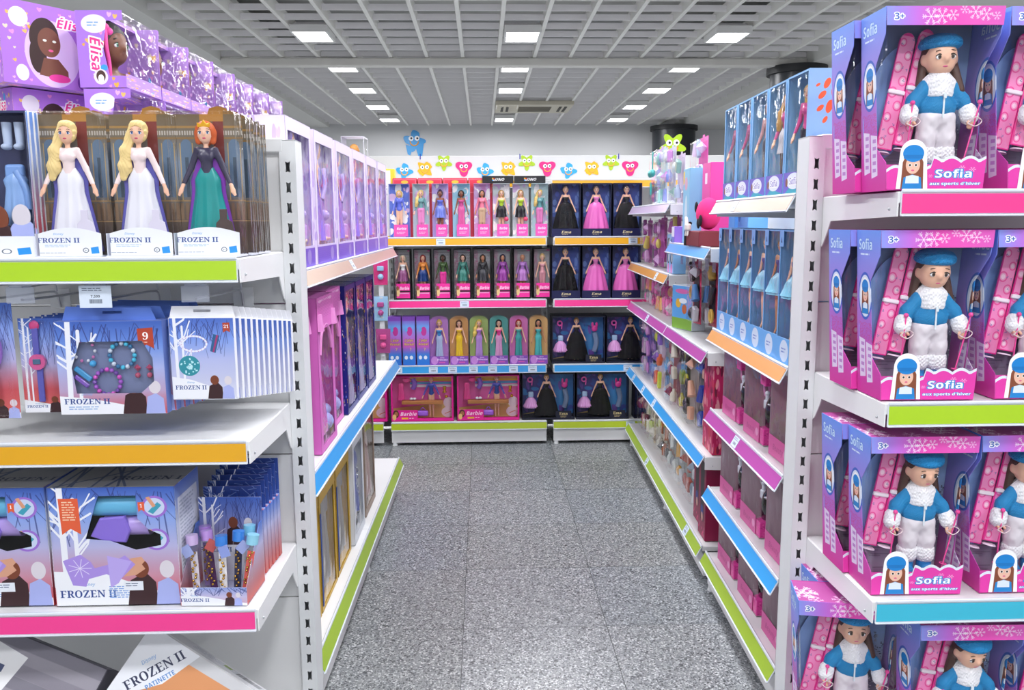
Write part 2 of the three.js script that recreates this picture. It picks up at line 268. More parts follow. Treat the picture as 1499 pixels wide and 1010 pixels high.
const backFarLeft = unit('white back unit mostly hidden behind the left aisle unit', { x: -1.122, z: -5.62, ry: 0, w: .98, d: .455, baseD: .47, baseY: .148, baseC: BACKL, lean: .12, h: 1.66, shelves: [{ y: 1.300, c: AMBER }, { y: .918, c: PINK }, { y: .508, c: BLUE }] });
// header board with coloured cut-out shapes
const header = thing('header_board', 'long white header board above the back units with colourful cut-out shapes', 'sign'); put(header, .25, 0, -5.60);
part('board', RB(3.1, .155, .012, .003, 0, 1.745, 0), M(0xc6c8c8, .5), header);
for (const x of [-.65, .0, .65]) part('hook', bar([x, 1.80, .008], [x, 1.835, .008], .003), M(0x9aa, .4, { metalness: .6 }), header);
const blobOutline = (k) => { const P = []; for (let i = 0; i < 40; i++) { const a = i / 40 * 2 * PI; let r = 1; if (k === 0) r = .8 + .2 * Math.cos(4 * a + .6) + .08 * Math.cos(7 * a); if (k === 1) r = .82 + .18 * Math.cos(4 * a + PI) ** 3 + .1 * Math.sin(6 * a); if (k === 2) r = .78 + .25 * Math.cos(5 * a + 1.57); if (k === 3) r = .85 + .22 * Math.cos(3 * a - 1.57); P.push([r * Math.cos(a), r * Math.sin(a)]); } return P; };
function cutout(parent, x, y, z, s, k, col) {
  const sub = part('cutout_shape', poly(blobOutline(k).map(p => [p[0] * s, p[1] * s * .95]), .004).translate(x, y, z), M(col, .4), parent);
  part('face', [paint(C(s * .22, s * .22, .002, x - s * .28, y + s * .18, 0, 14).translate(0, 0, 0), 0xffffff), paint(C(s * .22, s * .22, .002, x + s * .25, y + s * .2, 0, 14), 0xffffff)].map(g => { g.translate(0, 0, 0); return g; }).map((g, i) => { const cx = i ? x + s * .25 : x - s * .28, cy = i ? y + s * .2 : y + s * .18; g.translate(-cx, -cy, 0).rotateX(PI / 2).translate(cx, cy, z + .005); return g; }).concat([0, 1].map(i => paint(C(s * .09, s * .09, .002).rotateX(PI / 2).translate((i ? x + s * .28 : x - s * .25), y + s * .19, z + .007), 0x18182a))).concat([paint(new THREE.TorusGeometry(s * .36, s * .06, 5, 14, PI).rotateZ(PI).scale(1, 1, .3).translate(x, y - s * .08, z + .006), 0xe8a23a)]), VC, sub);
}
{
  const cols = [0x2f9bd8, 0xe8a814, 0xa0c024, 0xdd2278];
  [-.505, -.372, -.247, -.117, .021, .174, .295, .43, .569, .723, .849, .976].forEach((x, i) => cutout(header, x - .25, 1.735 + [-.01, .005, .045, .01][i % 4], .006, .056, i % 4, cols[i % 4]));
  const wm = thing('wall_sign', 'large blue cut-out shape with two legs on the far white wall', 'sign'); put(wm, -1.56, 3.22, -19.99);
  cutout(wm, 0, .04, .001, .26, 0, 0x2f9be0);
  part('leg', [poly([[-.2, -.05], [-.02, -.1], [-.1, -.3], [-.16, -.27]], .004), poly([[.02, -.08], [.22, -.02], [.17, -.38], [.11, -.4]], .004)], M(0x2f9be0, .4), wm);
  const gm = thing('header_sign', 'lime green cut-out shape standing up behind the corner toy packs', 'sign'); put(gm, 1.19, 1.80, -5.3);
  cutout(gm, 0, .06, 0, .085, 2, 0xa9cf1c); part('stick', B(.012, .17, .004, 0, -.06, 0), M(0xe8e8e8, .5), gm);
}

// ---------------------------------------------------------------- dolls (generic toy figures)
const SKIN = [0xe9b08f, 0xf0bda0, 0x8a5236, 0xc98a62, 0x5a3424];
const skinMat = i => M(SKIN[i], .45);
// fashion doll, 29 cm, feet at y = 0, facing +z
function fashionBones(hr = .0165, grow = 0, which = 'all', spread = 1) {
  const A = x => .019 + (x - .019) * spread;      // how far the arms stand off the body
  const arms = [], legs = [], torso = [];
  for (const s of [-1, 1]) {
    arms.push(cap(s * .019, .2285, 0, .0062 + grow, s * A(.036), .188, -.002, .005 + grow), cap(s * A(.036), .188, -.002, .005 + grow, s * A(.053), .150, .010, .0036 + grow));
    if (which === 'all') arms.push(cap(s * A(.053), .150, .010, .0038, s * A(.0575), .139, .013, .0042), cap(s * A(.0575), .139, .013, .0036, s * A(.064), .128, .016, .0018), cap(s * A(.0575), .139, .013, .0034, s * A(.060), .126, .018, .0018), cap(s * A(.055), .143, .012, .0025, s * A(.054), .133, .018, .0016));
    legs.push(cap(s * .009, .158, 0, .0125 + grow, s * .0105, .085, .001, .008 + grow), cap(s * .0105, .085, .001, .008 + grow, s * .011, .022, -.002, .0048 + grow));
    if (which === 'all') legs.push(cap(s * .011, .022, -.002, .0048, s * .012, .006, .012, .0045));
  }
  torso.push(cap(-.013, .222, 0, .009 + grow, .013, .222, 0, .009 + grow), cap(0, .215, .001, .0135 + grow, 0, .188, 0, .0105 + grow), cap(0, .188, 0, .0105 + grow, 0, .165, 0, .0145 + grow), elp(-.0075, .212, .009, .0085 + grow, .0085 + grow, .008 + grow), elp(.0075, .212, .009, .0085 + grow, .0085 + grow, .008 + grow), cap(-.006, .160, -.001, .013 + grow, .006, .160, -.001, .013 + grow));
  const hy = .238 + hr * 1.32;
  const head = [cap(0, .225, -.002, .0055, 0, .243, -.001, .0055), elp(0, hy, 0, hr * .92, hr * 1.12, hr), elp(0, hy - hr * .62, hr * .25, hr * .52, hr * .5, hr * .58), elp(0, hy - hr * .12, hr * 1.0, hr * .12, hr * .2, hr * .16), elp(-hr * .92, hy - hr * .1, -hr * .05, hr * .12, hr * .24, hr * .18), elp(hr * .92, hy - hr * .1, -hr * .05, hr * .12, hr * .24, hr * .18)];
  return { arms, legs, torso, head, hy };
}
function faceGeo(hy, hr, iris = 0x35506e, lip = 0xd0406a, brow = 0x6b4a30) {
  const g = [];
  const at = (u, v, q) => { const x = u * hr, y = v * hr; const z = Math.sqrt(Math.max(0, 1 - (x / (hr * .95)) ** 2 - (y / (hr * 1.14)) ** 2)) * hr * q; return [x, hy + y, z]; };
  for (const s of [-1, 1]) {
    let [x, y, z] = at(s * .40, -.06, .98);
    g.push(paint(S(hr * .19, x, y, z, 1.1, .85, .45, 10), 0xfafafa), paint(S(hr * .135, x + hr * .01, y, z + hr * .05, .9, 1, .4, 10), iris), paint(S(hr * .065, x + hr * .01, y, z + hr * .09, 1, 1, .4, 8), 0x101018));
    g.push(paint(tube([[x - hr * .22, y + hr * .04, z + hr * .03], [x, y + hr * .17, z + hr * .07], [x + hr * .22, y + hr * .05, z + hr * .02]], hr * .035, 8, 5), 0x241a1a));
    [x, y, z] = at(s * .40, .28, 1.0); g.push(paint(tube([[x - hr * .2, y, z], [x, y + hr * .06, z + hr * .02], [x + hr * .2, y, z]], hr * .03, 6, 5), brow));
  }
  const [x, y, z] = at(0, -.62, .98); g.push(paint(S(hr * .16, x, y, z + hr * .03, 1.25, .55, .6, 10), lip));
  return merge(g);
}
const FD = {};
function fashion(hr, cell, spread = 1) {
  const key = hr + '|' + cell + '|' + spread; if (FD[key]) return FD[key];
  const b = fashionBones(hr, 0, 'all', spread), lo = [-.075, -.004, -.03], hi = [.075, .31, .04];
  const r = { hr, hy: b.hy };
  r.body = net(blend([...b.torso, ...b.arms, ...b.legs, ...b.head], .004), lo, hi, cell);
  const t = fashionBones(hr, .0016, 'cover', spread);
  const upto = (f, y0, y1) => (x, y, z) => Math.max(f(x, y, z), y0 - y, y - y1);
  r.bodice = net(upto(blend(t.torso, .006), .155, .219), lo, hi, cell);
  r.sleeves = net(upto(blend([...t.torso, ...t.arms], .004), .152, .2335), lo, hi, cell);
  r.trousers = net(upto(blend([...t.legs, t.torso[2], t.torso[5]], .005), .022, .176), lo, hi, cell);
  const hy = b.hy, faceCut = elp(0, hy - hr * .28, hr * .95, hr * .78, hr * .98, hr * .92);
  const shell = elp(0, hy + hr * .12, -hr * .1, hr * 1.1, hr * 1.16, hr * 1.1);
  const c2 = Math.max(cell, .0022), rip = f => (x, y, z) => f(x, y, z) + .0007 * Math.sin(900 * x + 260 * Math.sin(60 * y) * .05 + 500 * z) + .0009 * Math.sin(170 * y + 60 * x);
  r.hair = {
    long: net(rip(cut(blend([shell, cap(-hr * .75, hy - hr * .1, -hr * .25, hr * .5, -hr * 1.35, hy - hr * 1.9, hr * .15, hr * .62), cap(-hr * 1.35, hy - hr * 1.9, hr * .15, hr * .62, -hr * 1.5, hy - hr * 3.6, hr * .3, hr * .7), cap(-hr * 1.5, hy - hr * 3.6, hr * .3, hr * .7, -hr * 1.75, hy - hr * 4.7, hr * .3, hr * .45), elp(hr * .15, hy + hr * .85, hr * .3, hr * .75, hr * .4, hr * .6)], .006), faceCut)), [-.08, .14, -.05], [.05, .33, .05], c2),
    straight: net(cut(blend([shell, cap(-hr * .7, hy, -hr * .45, hr * .45, -hr * .8, hy - hr * 3.2, -hr * .3, hr * .35), cap(hr * .7, hy, -hr * .45, hr * .45, hr * .8, hy - hr * 3.2, -hr * .3, hr * .35), cap(0, hy, -hr * .5, hr * .7, 0, hy - hr * 3.2, -hr * .7, hr * .5)], .006), faceCut), [-.06, .14, -.05], [.06, .33, .05], c2),
    bob: net(cut(blend([shell, cap(-hr * .8, hy - hr * .1, -hr * .2, hr * .42, -hr * .75, hy - hr * .9, -hr * .1, hr * .38), cap(hr * .8, hy - hr * .1, -hr * .2, hr * .42, hr * .75, hy - hr * .9, -hr * .1, hr * .38), cap(0, hy, -hr * .5, hr * .7, 0, hy - hr * .9, -hr * .55, hr * .55)], .005), faceCut), [-.06, .18, -.05], [.06, .33, .05], c2),
    updo: net(cut(blend([shell, elp(0, hy + hr * 1.15, -hr * .35, hr * .6, hr * .45, hr * .55)], .005), faceCut), [-.06, .2, -.05], [.06, .34, .05], c2),
  };
  return FD[key] = r;
}
function skirt(top, bottom, r0, r1, folds, amp, flat = .72, n = 64, curve = .75) {
  const m = 14, g = new THREE.CylinderGeometry(1, 1, 1, n, m, true), p = g.attributes.position;
  for (let i = 0; i < p.count; i++) {
    const t = .5 - p.getY(i), a = Math.atan2(p.getX(i), p.getZ(i)), k = Math.pow(t, curve), r = r0 + (r1 - r0) * k + .0065 * Math.exp(-(((top + (bottom - top) * t) - .163) ** 2) / .00028) + amp * t * Math.cos(folds * a + 1.3 * Math.sin(2 * a)) * (1 + .4 * Math.sin(3 * a + 1));
    p.setXYZ(i, r * Math.sin(a), top + (bottom - top) * t, r * Math.cos(a) * (flat + (flat > .4 ? (1 - flat) * .4 * t : 0)));
  }
  g.computeVertexNormals(); return g;
}
const skirts = {};
function skirtGeo(kind) {
  return skirts[kind] ??= { gown: () => skirt(.189, .006, .0135, .050, 7, .006, .62), ball: () => skirt(.189, .012, .0135, .080, 9, .007, .5, 72, .48), slim: () => skirt(.189, .012, .0135, .030, 6, .004), short: () => skirt(.189, .112, .0135, .031, 8, .005), tutu: () => merge([skirt(.182, .118, .0125, .052, 14, .006, .85), skirt(.180, .125, .0125, .058, 17, .005, .85)]) }[kind]();
}
const satin = c => M(c, .28, { sheen: 1, sheenRoughness: .3 });
// d: {hr, cell, skin, hair:[kind,color], skirt:[kind,color], top:color, sleeves:color, trousers:color, cape:color}
function addDoll(parent, d, x, y, z, s = 1, turn = 0) {
  const F = fashion(d.hr ?? .0165, d.cell ?? .0042, d.spread ?? 1);
  const o = part('doll', F.body, skinMat(d.skin ?? 1), parent); o.position.set(x, y, z); o.scale.set(s, s, s * (d.zs ?? 1)); o.rotation.y = turn;
  part('face', FD['f' + F.hr + (d.iris ?? '')] ??= faceGeo(F.hy, F.hr, d.iris), VC, o);
  if (d.hair) part('hair', F.hair[d.hair[0]], M(d.hair[1], .5, { sheen: .6, sheenRoughness: .4 }), o);
  if (d.top) part('bodice', F.bodice, satin(d.top), o);
  if (d.sleeves) part('sleeves', F.sleeves, satin(d.sleeves), o);
  if (d.trousers) part('trousers', F.trousers, satin(d.trousers), o);
  if (d.skirt) part('skirt', skirtGeo(d.skirt[0]), d.skirt[2] ?? new_satin(d.skirt[1]), o);
  if (d.cape) part('cape', FD.cape ??= (() => { const g = skirt(.222, .004, .016, .064, 6, .004, .62, 60, .8); const p = g.attributes.position; for (let i = 0; i < p.count; i++) { const z = p.getZ(i); p.setZ(i, z > -.004 ? -.004 - z * .12 : z); } g.computeVertexNormals(); return g; })(), satin(d.cape), o);
  return o;
}
const satCache = {}; function new_satin(c) { return satCache[c] ??= new THREE.MeshPhysicalMaterial({ color: c, roughness: .3, sheen: 1, sheenRoughness: .25, side: THREE.DoubleSide }); }
const sequin = c => satCache['q' + c] ??= new THREE.MeshPhysicalMaterial({ color: c, roughness: .25, metalness: .2, side: THREE.DoubleSide, bumpMap: sparkle, bumpScale: .004 });
const sparkle = tex(256, 256, (g, w, h) => { g.fillStyle = '#777'; g.fillRect(0, 0, w, h); for (let i = 0; i < 2600; i++) { g.fillStyle = rnd() < .5 ? '#fff' : '#000'; g.fillRect(rr(0, w), rr(0, h), 3, 3); } }, [3, 3]); sparkle.colorSpace = THREE.NoColorSpace;

// winter doll, 31 cm, with beret, furry jacket, trousers and boots
const SD = {};
function snowDoll(parent, x, y, z, s, turn, nod) {
  if (!SD.body) {
    const fuzz = (f, a, q) => (X, Y, Z) => f(X, Y, Z) + a * Math.sin(q * X) * Math.sin(q * Y + 1) * Math.sin(q * Z + 2);
    const lo = [-.10, -.01, -.06], hi = [.10, .34, .07], hy = .258;
    const head = [elp(0, hy, 0, .0345, .038, .0345), elp(0, hy - .020, .011, .023, .018, .020), elp(0, hy - .008, .035, .005, .006, .005), elp(-.034, hy - .006, -.002, .005, .009, .006), elp(.034, hy - .006, -.002, .005, .009, .006)];
    SD.head = net(blend([...head, cap(0, .205, 0, .012, 0, .235, 0, .012)], .008), [-.05, .19, -.05], [.05, .31, .06], .0025);
    SD.face = faceGeo(hy - .001, .0345, 0x5a4638, 0xe0608a, 0x5a3a28);
    const hands = []; for (const q of [-1, 1]) { hands.push(cap(q * .066, .130, .012, .0075, q * .069, .120, .016, .0075)); for (let i = 0; i < 4; i++) hands.push(cap(q * (.066 + i * .002), .117, .010 + i * .005, .0034, q * (.062 + i * .001), .104 + Math.abs(i - 1.5) * .002, .018 + i * .004, .0028)); hands.push(cap(q * .063, .124, .020, .0034, q * .057, .114, .026, .003)); }
    SD.hands = net(blend(hands, .003), [-.085, .09, -.01], [.085, .145, .05], .0018);
    const jk = []; for (const q of [-1, 1]) jk.push(cap(q * .028, .196, 0, .0155, q * .052, .166, .002, .0140), cap(q * .052, .166, .002, .0140, q * .066, .138, .010, .0125));
    jk.push(cap(0, .198, 0, .024, 0, .155, 0, .031), cap(-.014, .146, 0, .024, .014, .146, 0, .024));
    const jf = blend(jk, .012); SD.jacket = net(fuzz((X, Y, Z) => Math.max(jf(X, Y, Z), .127 - Y), .0006, 900), lo, hi, .0032);
    const yf = blend([cap(0, .203, 0, .026, 0, .182, .001, .0305), cap(-.02, .200, 0, .018, .02, .200, 0, .018), cap(0, .214, 0, .021, 0, .207, 0, .025)], .01); SD.yoke = net(fuzz((X, Y, Z) => Math.max(yf(X, Y, Z), .172 - Y), .0016, 700), [-.06, .15, -.06], [.06, .25, .06], .0026);
    SD.cuffs = net(fuzz(blend([cap(-.0635, .142, .009, .0185, -.0665, .131, .012, .0185), cap(.0635, .142, .009, .0185, .0665, .131, .012, .0185)], .002), .0016, 700), [-.1, .1, -.02], [.1, .17, .04], .0026);
    const tr = []; for (const q of [-1, 1]) tr.push(cap(q * .017, .125, 0, .024, q * .0215, .085, .002, .0205), cap(q * .0215, .085, .002, .0205, q * .0215, .05, 0, .019));
    SD.trousers = net(fuzz(blend([...tr, cap(-.01, .128, 0, .027, .01, .128, 0, .027)], .006), .0007, 240), lo, hi, .003);
    SD.fur = net(fuzz(blend([cap(-.0215, .056, 0, .0225, -.0215, .045, 0, .0225), cap(.0215, .056, 0, .0225, .0215, .045, 0, .0225)], .0015), .0016, 700), [-.06, .01, -.04], [.06, .09, .04], .0026);
    const bt = []; for (const q of [-1, 1]) bt.push(cap(q * .0215, .045, 0, .0175, q * .0215, .012, 0, .0165), cap(q * .0215, .011, 0, .0135, q * .023, .010, .022, .0125));
    SD.boots = net(blend(bt, .004), [-.06, -.008, -.04], [.06, .07, .05], .0026);
    const fc = elp(0, hy - .012, .030, .0335, .042, .036);
    SD.hair = net(cut(blend([elp(0, hy + .004, -.006, .0365, .0395, .0355), cap(-.030, hy - .008, -.014, .010, -.039, hy - .072, -.004, .010), cap(.031, hy - .008, -.012, .0105, .043, hy - .072, .002, .012), cap(0, hy, -.02, .022, 0, hy - .07, -.026, .014)], .008), fc), [-.07, .16, -.06], [.07, .31, .06], .0026);
    SD.beret = net(fuzz(cut(blend([elp(.003, hy + .033, -.006, .042, .0175, .040), elp(0, hy + .022, -.004, .0375, .010, .0365)], .01), elp(0, hy - .012, 0, .037, .036, .037)), .0006, 900), [-.07, .24, -.07], [.07, .34, .07], .0028);
    SD.zip = merge([B(.0035, .052, .002, 0, .153, .0312), B(.006, .009, .003, 0, .172, .0345)]);
  }
  const o = part('doll', SD.jacket, M(0x1482bb, .7, { sheen: 1, sheenRoughness: .5 }), parent, 'winter doll in a blue velvet jacket'); o.position.set(x, y, z); o.scale.setScalar(s); o.rotation.y = turn;
  // the head group nods and turns on the neck
  const hd = [part('head', SD.head, skinMat(1), o), part('face', SD.face, VC, o), part('hair', SD.hair, M(0x4a2c22, .5, { sheen: .5 }), o), part('beret', SD.beret, M(0x0f86c4, .8, { sheen: 1 }), o)];
  for (const h of hd) { const p = V(0, .225, 0); h.rotation.set(nod[0], nod[1], nod[2] ?? 0); h.position.copy(p.clone().sub(p.clone().applyEuler(h.rotation))); }
  part('hands', SD.hands, skinMat(1), o); part('fur_yoke', SD.yoke, M(0xf3f3f6, .9), o); part('fur_cuffs', SD.cuffs, M(0xf3f3f6, .9), o);
  part('trousers', SD.trousers, satin(0xe6e0e6), o); part('fur_tops', SD.fur, M(0xf3f3f6, .9), o); part('boots', SD.boots, M(0x1f80c2, .55), o); part('zip', SD.zip, M(0xe4eef4, .3), o);
  return o;
}

// ---------------------------------------------------------------- packaging
// carton: open-fronted box with a clear window; all in the box's own frame, base centre at 0, front at +z
function frameShape(w, h, top, bot, side) { return poly([[-w / 2, 0], [w / 2, 0], [w / 2, h], [-w / 2, h]], .0015, [[[-w / 2 + side, bot], [w / 2 - side, bot], [w / 2 - side, h - top], [-w / 2 + side, h - top]]]); }
function shellGeo(w, h, d, o = {}) {   // back, two sides, top, bottom walls of board
  const t = .0015, g = [B(w, h, t, 0, h / 2, -d / 2 + t / 2), B(w, t, d, 0, t / 2, 0), B(w, t, d, 0, h - t / 2, 0)];
  if (o.left !== false) g.push(B(t, h, d, -w / 2 + t / 2, h / 2, 0));
  if (o.right !== false) g.push(B(t, h, d, w / 2 - t / 2, h / 2, 0));
  return g;
}
const plane = (w, h, x, y, z) => B(w, h, .0008, x, y, z);
const crinkle = tex(256, 256, (g, w, h) => { g.fillStyle = '#808080'; g.fillRect(0, 0, w, h); for (let i = 0; i < 160; i++) { const x = rr(0, w), y = rr(0, h), r = rr(14, 50), q = g.createRadialGradient(x, y, 0, x, y, r), c = rnd() < .5 ? 255 : 0; q.addColorStop(0, `rgba(${c},${c},${c},.28)`); q.addColorStop(1, `rgba(${c},${c},${c},0)`); g.fillStyle = q; g.fillRect(x - r, y - r, 2 * r, 2 * r); } }); crinkle.colorSpace = THREE.NoColorSpace; CLEAR.bumpMap = crinkle; CLEAR.bumpScale = .004;
const film = (w, h, x, y, z) => new THREE.PlaneGeometry(w, h).translate(x, y, z);   // plastic film
// a window box: {w,h,d, carton, inside, top,bot,side, label, backArt, sideArt, clearSides}
function windowBox(name, label, group, q) {
  const t = thing(name, label, 'boxed toy', group), { w, h, d } = q;
  const cs = q.clearSides;
  part('carton', shellGeo(w, h, d, { left: !cs, right: !cs }), q.carton, t);
  part('backing_card', plane(w - .004, h - .004, 0, h / 2, q.inset ? d / 2 - q.inset : -d / 2 + .003), q.inside ?? q.carton, t);
  if (q.top || q.bot || q.side) part('front_frame', frameShape(w, h, q.top ?? .003, q.bot ?? .003, q.side ?? .003).translate(0, 0, d / 2 - .0015), q.frame ?? q.carton, t);
  if (q.label) part('front_label', plane(q.lw ?? w, q.lh ?? q.bot, q.lx ?? 0, q.ly ?? (q.bot / 2), d / 2 + .0008), q.label, t);
  if (q.topLabel) part('top_label', plane(w, q.top, 0, h - q.top / 2, d / 2 + .0008), q.topLabel, t);
  if (q.sideArt) for (const s of [-1, 1]) { const g = plane(d, h, 0, 0, 0).rotateY(s * PI / 2).translate(s * (w / 2 + .0004), h / 2, 0); part('side_print', g, q.sideArt, t); }
  const pane = [film(w - .002, h - .002, 0, h / 2, d / 2 - .0022)];
  if (cs) pane.push(film(d - .002, h - .002, 0, 0, 0).rotateY(PI / 2).translate(w / 2 - .001, h / 2, 0), film(d - .002, h - .002, 0, 0, 0).rotateY(-PI / 2).translate(-w / 2 + .001, h / 2, 0));
  part('window', pane, CLEAR, t, 'clear plastic window');
  return t;
}

// ---------------------------------------------------------------- skiing doll boxes on the right end unit
const lilacBlue = ['#7f9df0', '#a08be0', '#d455b8'];
function portrait(g, x, y, s) {   // girl in a knitted blue hat, head and shoulders
  ell(g, '#ffffff', x, y - s * .1, s * .62, s * .95); fillP(g, '#8a4a30', [[x - s * .5, y + s], [x - s * .45, y - s * .2], [x - s * .3, y - s * .5], [x + s * .3, y - s * .5], [x + s * .45, y - s * .2], [x + s * .5, y + s]]);
  ell(g, '#f2c3ab', x, y - s * .08, s * .31, s * .38); fillP(g, '#1c86cf', [[x - s * .45, y + s], [x - s * .38, y + s * .45], [x, y + s * .32], [x + s * .38, y + s * .45], [x + s * .45, y + s]]); fillP(g, '#e3effa', [[x - s * .3, y + s * .7], [x - s * .28, y + s * .4], [x, y + s * .34], [x + s * .28, y + s * .4], [x + s * .3, y + s * .7]]);
  ell(g, '#1487d6', x, y - s * .56, s * .46, s * .36); g.fillStyle = '#0f78c4'; g.fillRect(x - s * .42, y - s * .5, s * .84, s * .16);
  for (const q of [-1, 1]) { ell(g, '#fff', x + q * s * .13, y - s * .07, s * .075, s * .065); ell(g, '#4b352c', x + q * s * .13, y - s * .07, s * .05); } ell(g, '#e2628c', x, y + s * .15, s * .07, s * .035);
}
const snowflake = (g, x, y, r) => { g.strokeStyle = 'rgba(255,255,255,.75)'; g.lineWidth = r * .09; for (let i = 0; i < 6; i++) { const a = i * PI / 3; g.beginPath(); g.moveTo(x, y); g.lineTo(x + r * Math.cos(a), y + r * Math.sin(a)); for (const k of [.5, .75]) for (const q of [-.5, .5]) { g.moveTo(x + r * k * Math.cos(a), y + r * k * Math.sin(a)); g.lineTo(x + r * (k + .22) * Math.cos(a + q * .5), y + r * (k + .22) * Math.sin(a + q * .5)); } g.stroke(); } };
const sofTop = T(tex(512, 80, (g, w, h) => { g.fillStyle = grad(g, 0, 0, w, 0, ['#8f9df2', '#c873e0', '#f04fbb', '#ee5abf', '#e25cc0']); g.fillRect(0, 0, w, h); for (let i = 0; i < 7; i++) snowflake(g, 190 + i * 48, rr(10, 70), rr(16, 40)); txt(g, '3+', 55, 42, 40, '#3b63c0', { out: '#fff' }); }));
const sofLid = T(tex(256, 128, (g, w, h) => { g.fillStyle = '#b04a96'; g.fillRect(0, 0, w, h); for (let i = 0; i < 7; i++) snowflake(g, rr(0, w), rr(0, h), rr(16, 40)); }));
const sofBottom = T(tex(512, 256, (g, w, h) => {
  g.fillStyle = '#ea3fae'; g.fillRect(0, 0, w, h); for (let i = 0; i < 9; i++) snowflake(g, rr(0, w), rr(80, h), rr(12, 30));
  txt(g, 'Sofia', 352, 128, 84, '#ffffff', { out: '#2f8fd6', ow: 12 }); txt(g, "aux sports d'hiver", 362, 204, 31, '#ffffff', { out: '#2f8fd6', ow: 5 });
}));
const sofWave = M(0xe6f3fc, .5);
const sofPortrait = T(tex(256, 384, (g, w, h) => { g.fillStyle = '#fff'; g.fillRect(0, 0, w, h); portrait(g, w / 2, h * .56, h * .47); }));
const sofSide = T(tex(256, 720, (g, w, h) => {
  g.fillStyle = grad(g, 0, 0, 0, h, ['#6f9bf2', '#8f8fe8', '#a882dc', '#b468c8', '#d04ab0', '#d8369f']); g.fillRect(0, 0, w, h);
  txt(g, 'Sofia', 95, 62, 62, '#cfe6ff', { out: '#5f8fe0', ow: 6 }); smallText(g, 40, 100, 130, 1, 8, '#d8e8ff');
  ell(g, '#3d63c8', 90, 285, 74, 104); ell(g, '#dfe9fa', 90, 285, 64, 92); portrait(g, 90, 285, 78);
  g.fillStyle = '#c2489e'; for (let i = 0; i < 260; i++) g.fillRect(rr(20, 190), rr(400, 480), 4, 4);
  for (const q of [0, 1]) { fillP(g, '#e7d8f2', [[24 + q * 76, 470 + q * 16], [88 + q * 76, 478 + q * 16], [96 + q * 76, 640 + q * 16], [34 + q * 76, 650 + q * 16]]); g.fillStyle = '#c08ad0'; for (let i = 0; i < 5; i++) g.fillRect(46 + q * 76, 490 + i * 30 + q * 16, 34, 15); }
}));
const sofScene = T(tex(384, 576, (g, w, h) => {
  g.fillStyle = grad(g, 0, 0, 0, h, ['#4f6486', '#6f8db8', '#8fb0dc', '#8b95b0', '#5f6478', '#a9aec0', '#c3c8d4']); g.fillRect(0, 0, w, h);
  for (let i = 0; i < 70; i++) { const x = rr(0, w), y = rr(h * .35, h * .72), s = rr(14, 50); g.fillStyle = ['#3d4452', '#555c6c', '#8a93a6', '#d5dae4'][Math.floor(rnd() * 4)]; for (let k = 0; k < 16; k++) g.fillRect(x + rr(-s, s) * .4, y + rr(-s, s), rr(3, 9), rr(2, 5)); }
  g.fillStyle = '#8d93a2'; for (let i = 0; i < 26; i++) g.fillRect(rr(0, w), rr(h * .74, h), rr(40, 130), 3);
}), .6);
const skiTex = tex(128, 768, (g, w, h) => {
  g.fillStyle = '#f78fc4'; g.fillRect(0, 0, w, h);
  for (let i = 0; i < 9; i++) { const x = (i % 2 ? .72 : .25) * w, y = 50 + i * 84, r = rr(22, 44); ell(g, '#ee4f9c', x, y, r); ell(g, '#f6a0ca', x, y, r * .72); ell(g, '#fbd3e4', x, y, r * .45); }
  g.fillStyle = '#7a6ea8'; for (let i = 0; i < 12; i++) { const x = rr(15, w - 15), y = rr(15, h - 15); for (let k = 0; k < 9; k++) g.fillRect(x + rr(-9, 9), y + rr(-9, 9), 4, 4); }
  g.strokeStyle = '#f02f98'; g.lineWidth = 12; g.strokeRect(0, 0, w, h);
});
const skiMat = T(skiTex, .3);
const skiGeo = (() => { const P = []; const L = .235, r = .0155; for (let i = 0; i <= 12; i++) { const a = PI * i / 12; P.push([r * Math.cos(a), L - r + r * 1.3 * Math.sin(a)]); } P.push([-r * 1.05, 0], [r * 1.05, 0]); const g = poly(P, .004, [], .0008); const p = g.attributes.position, u = g.attributes.uv; for (let i = 0; i < p.count; i++) u.setXY(i, p.getX(i) / (2.1 * r) + .5, p.getY(i) / L); return g; })();
const SW = .236, SH = .357, SDp = .115;
const taperX = y => .83 + .17 * y / SH;
function taper(g) { const p = g.attributes.position; for (let i = 0; i < p.count; i++) p.setX(i, p.getX(i) * taperX(p.getY(i))); g.computeVertexNormals(); return g; }
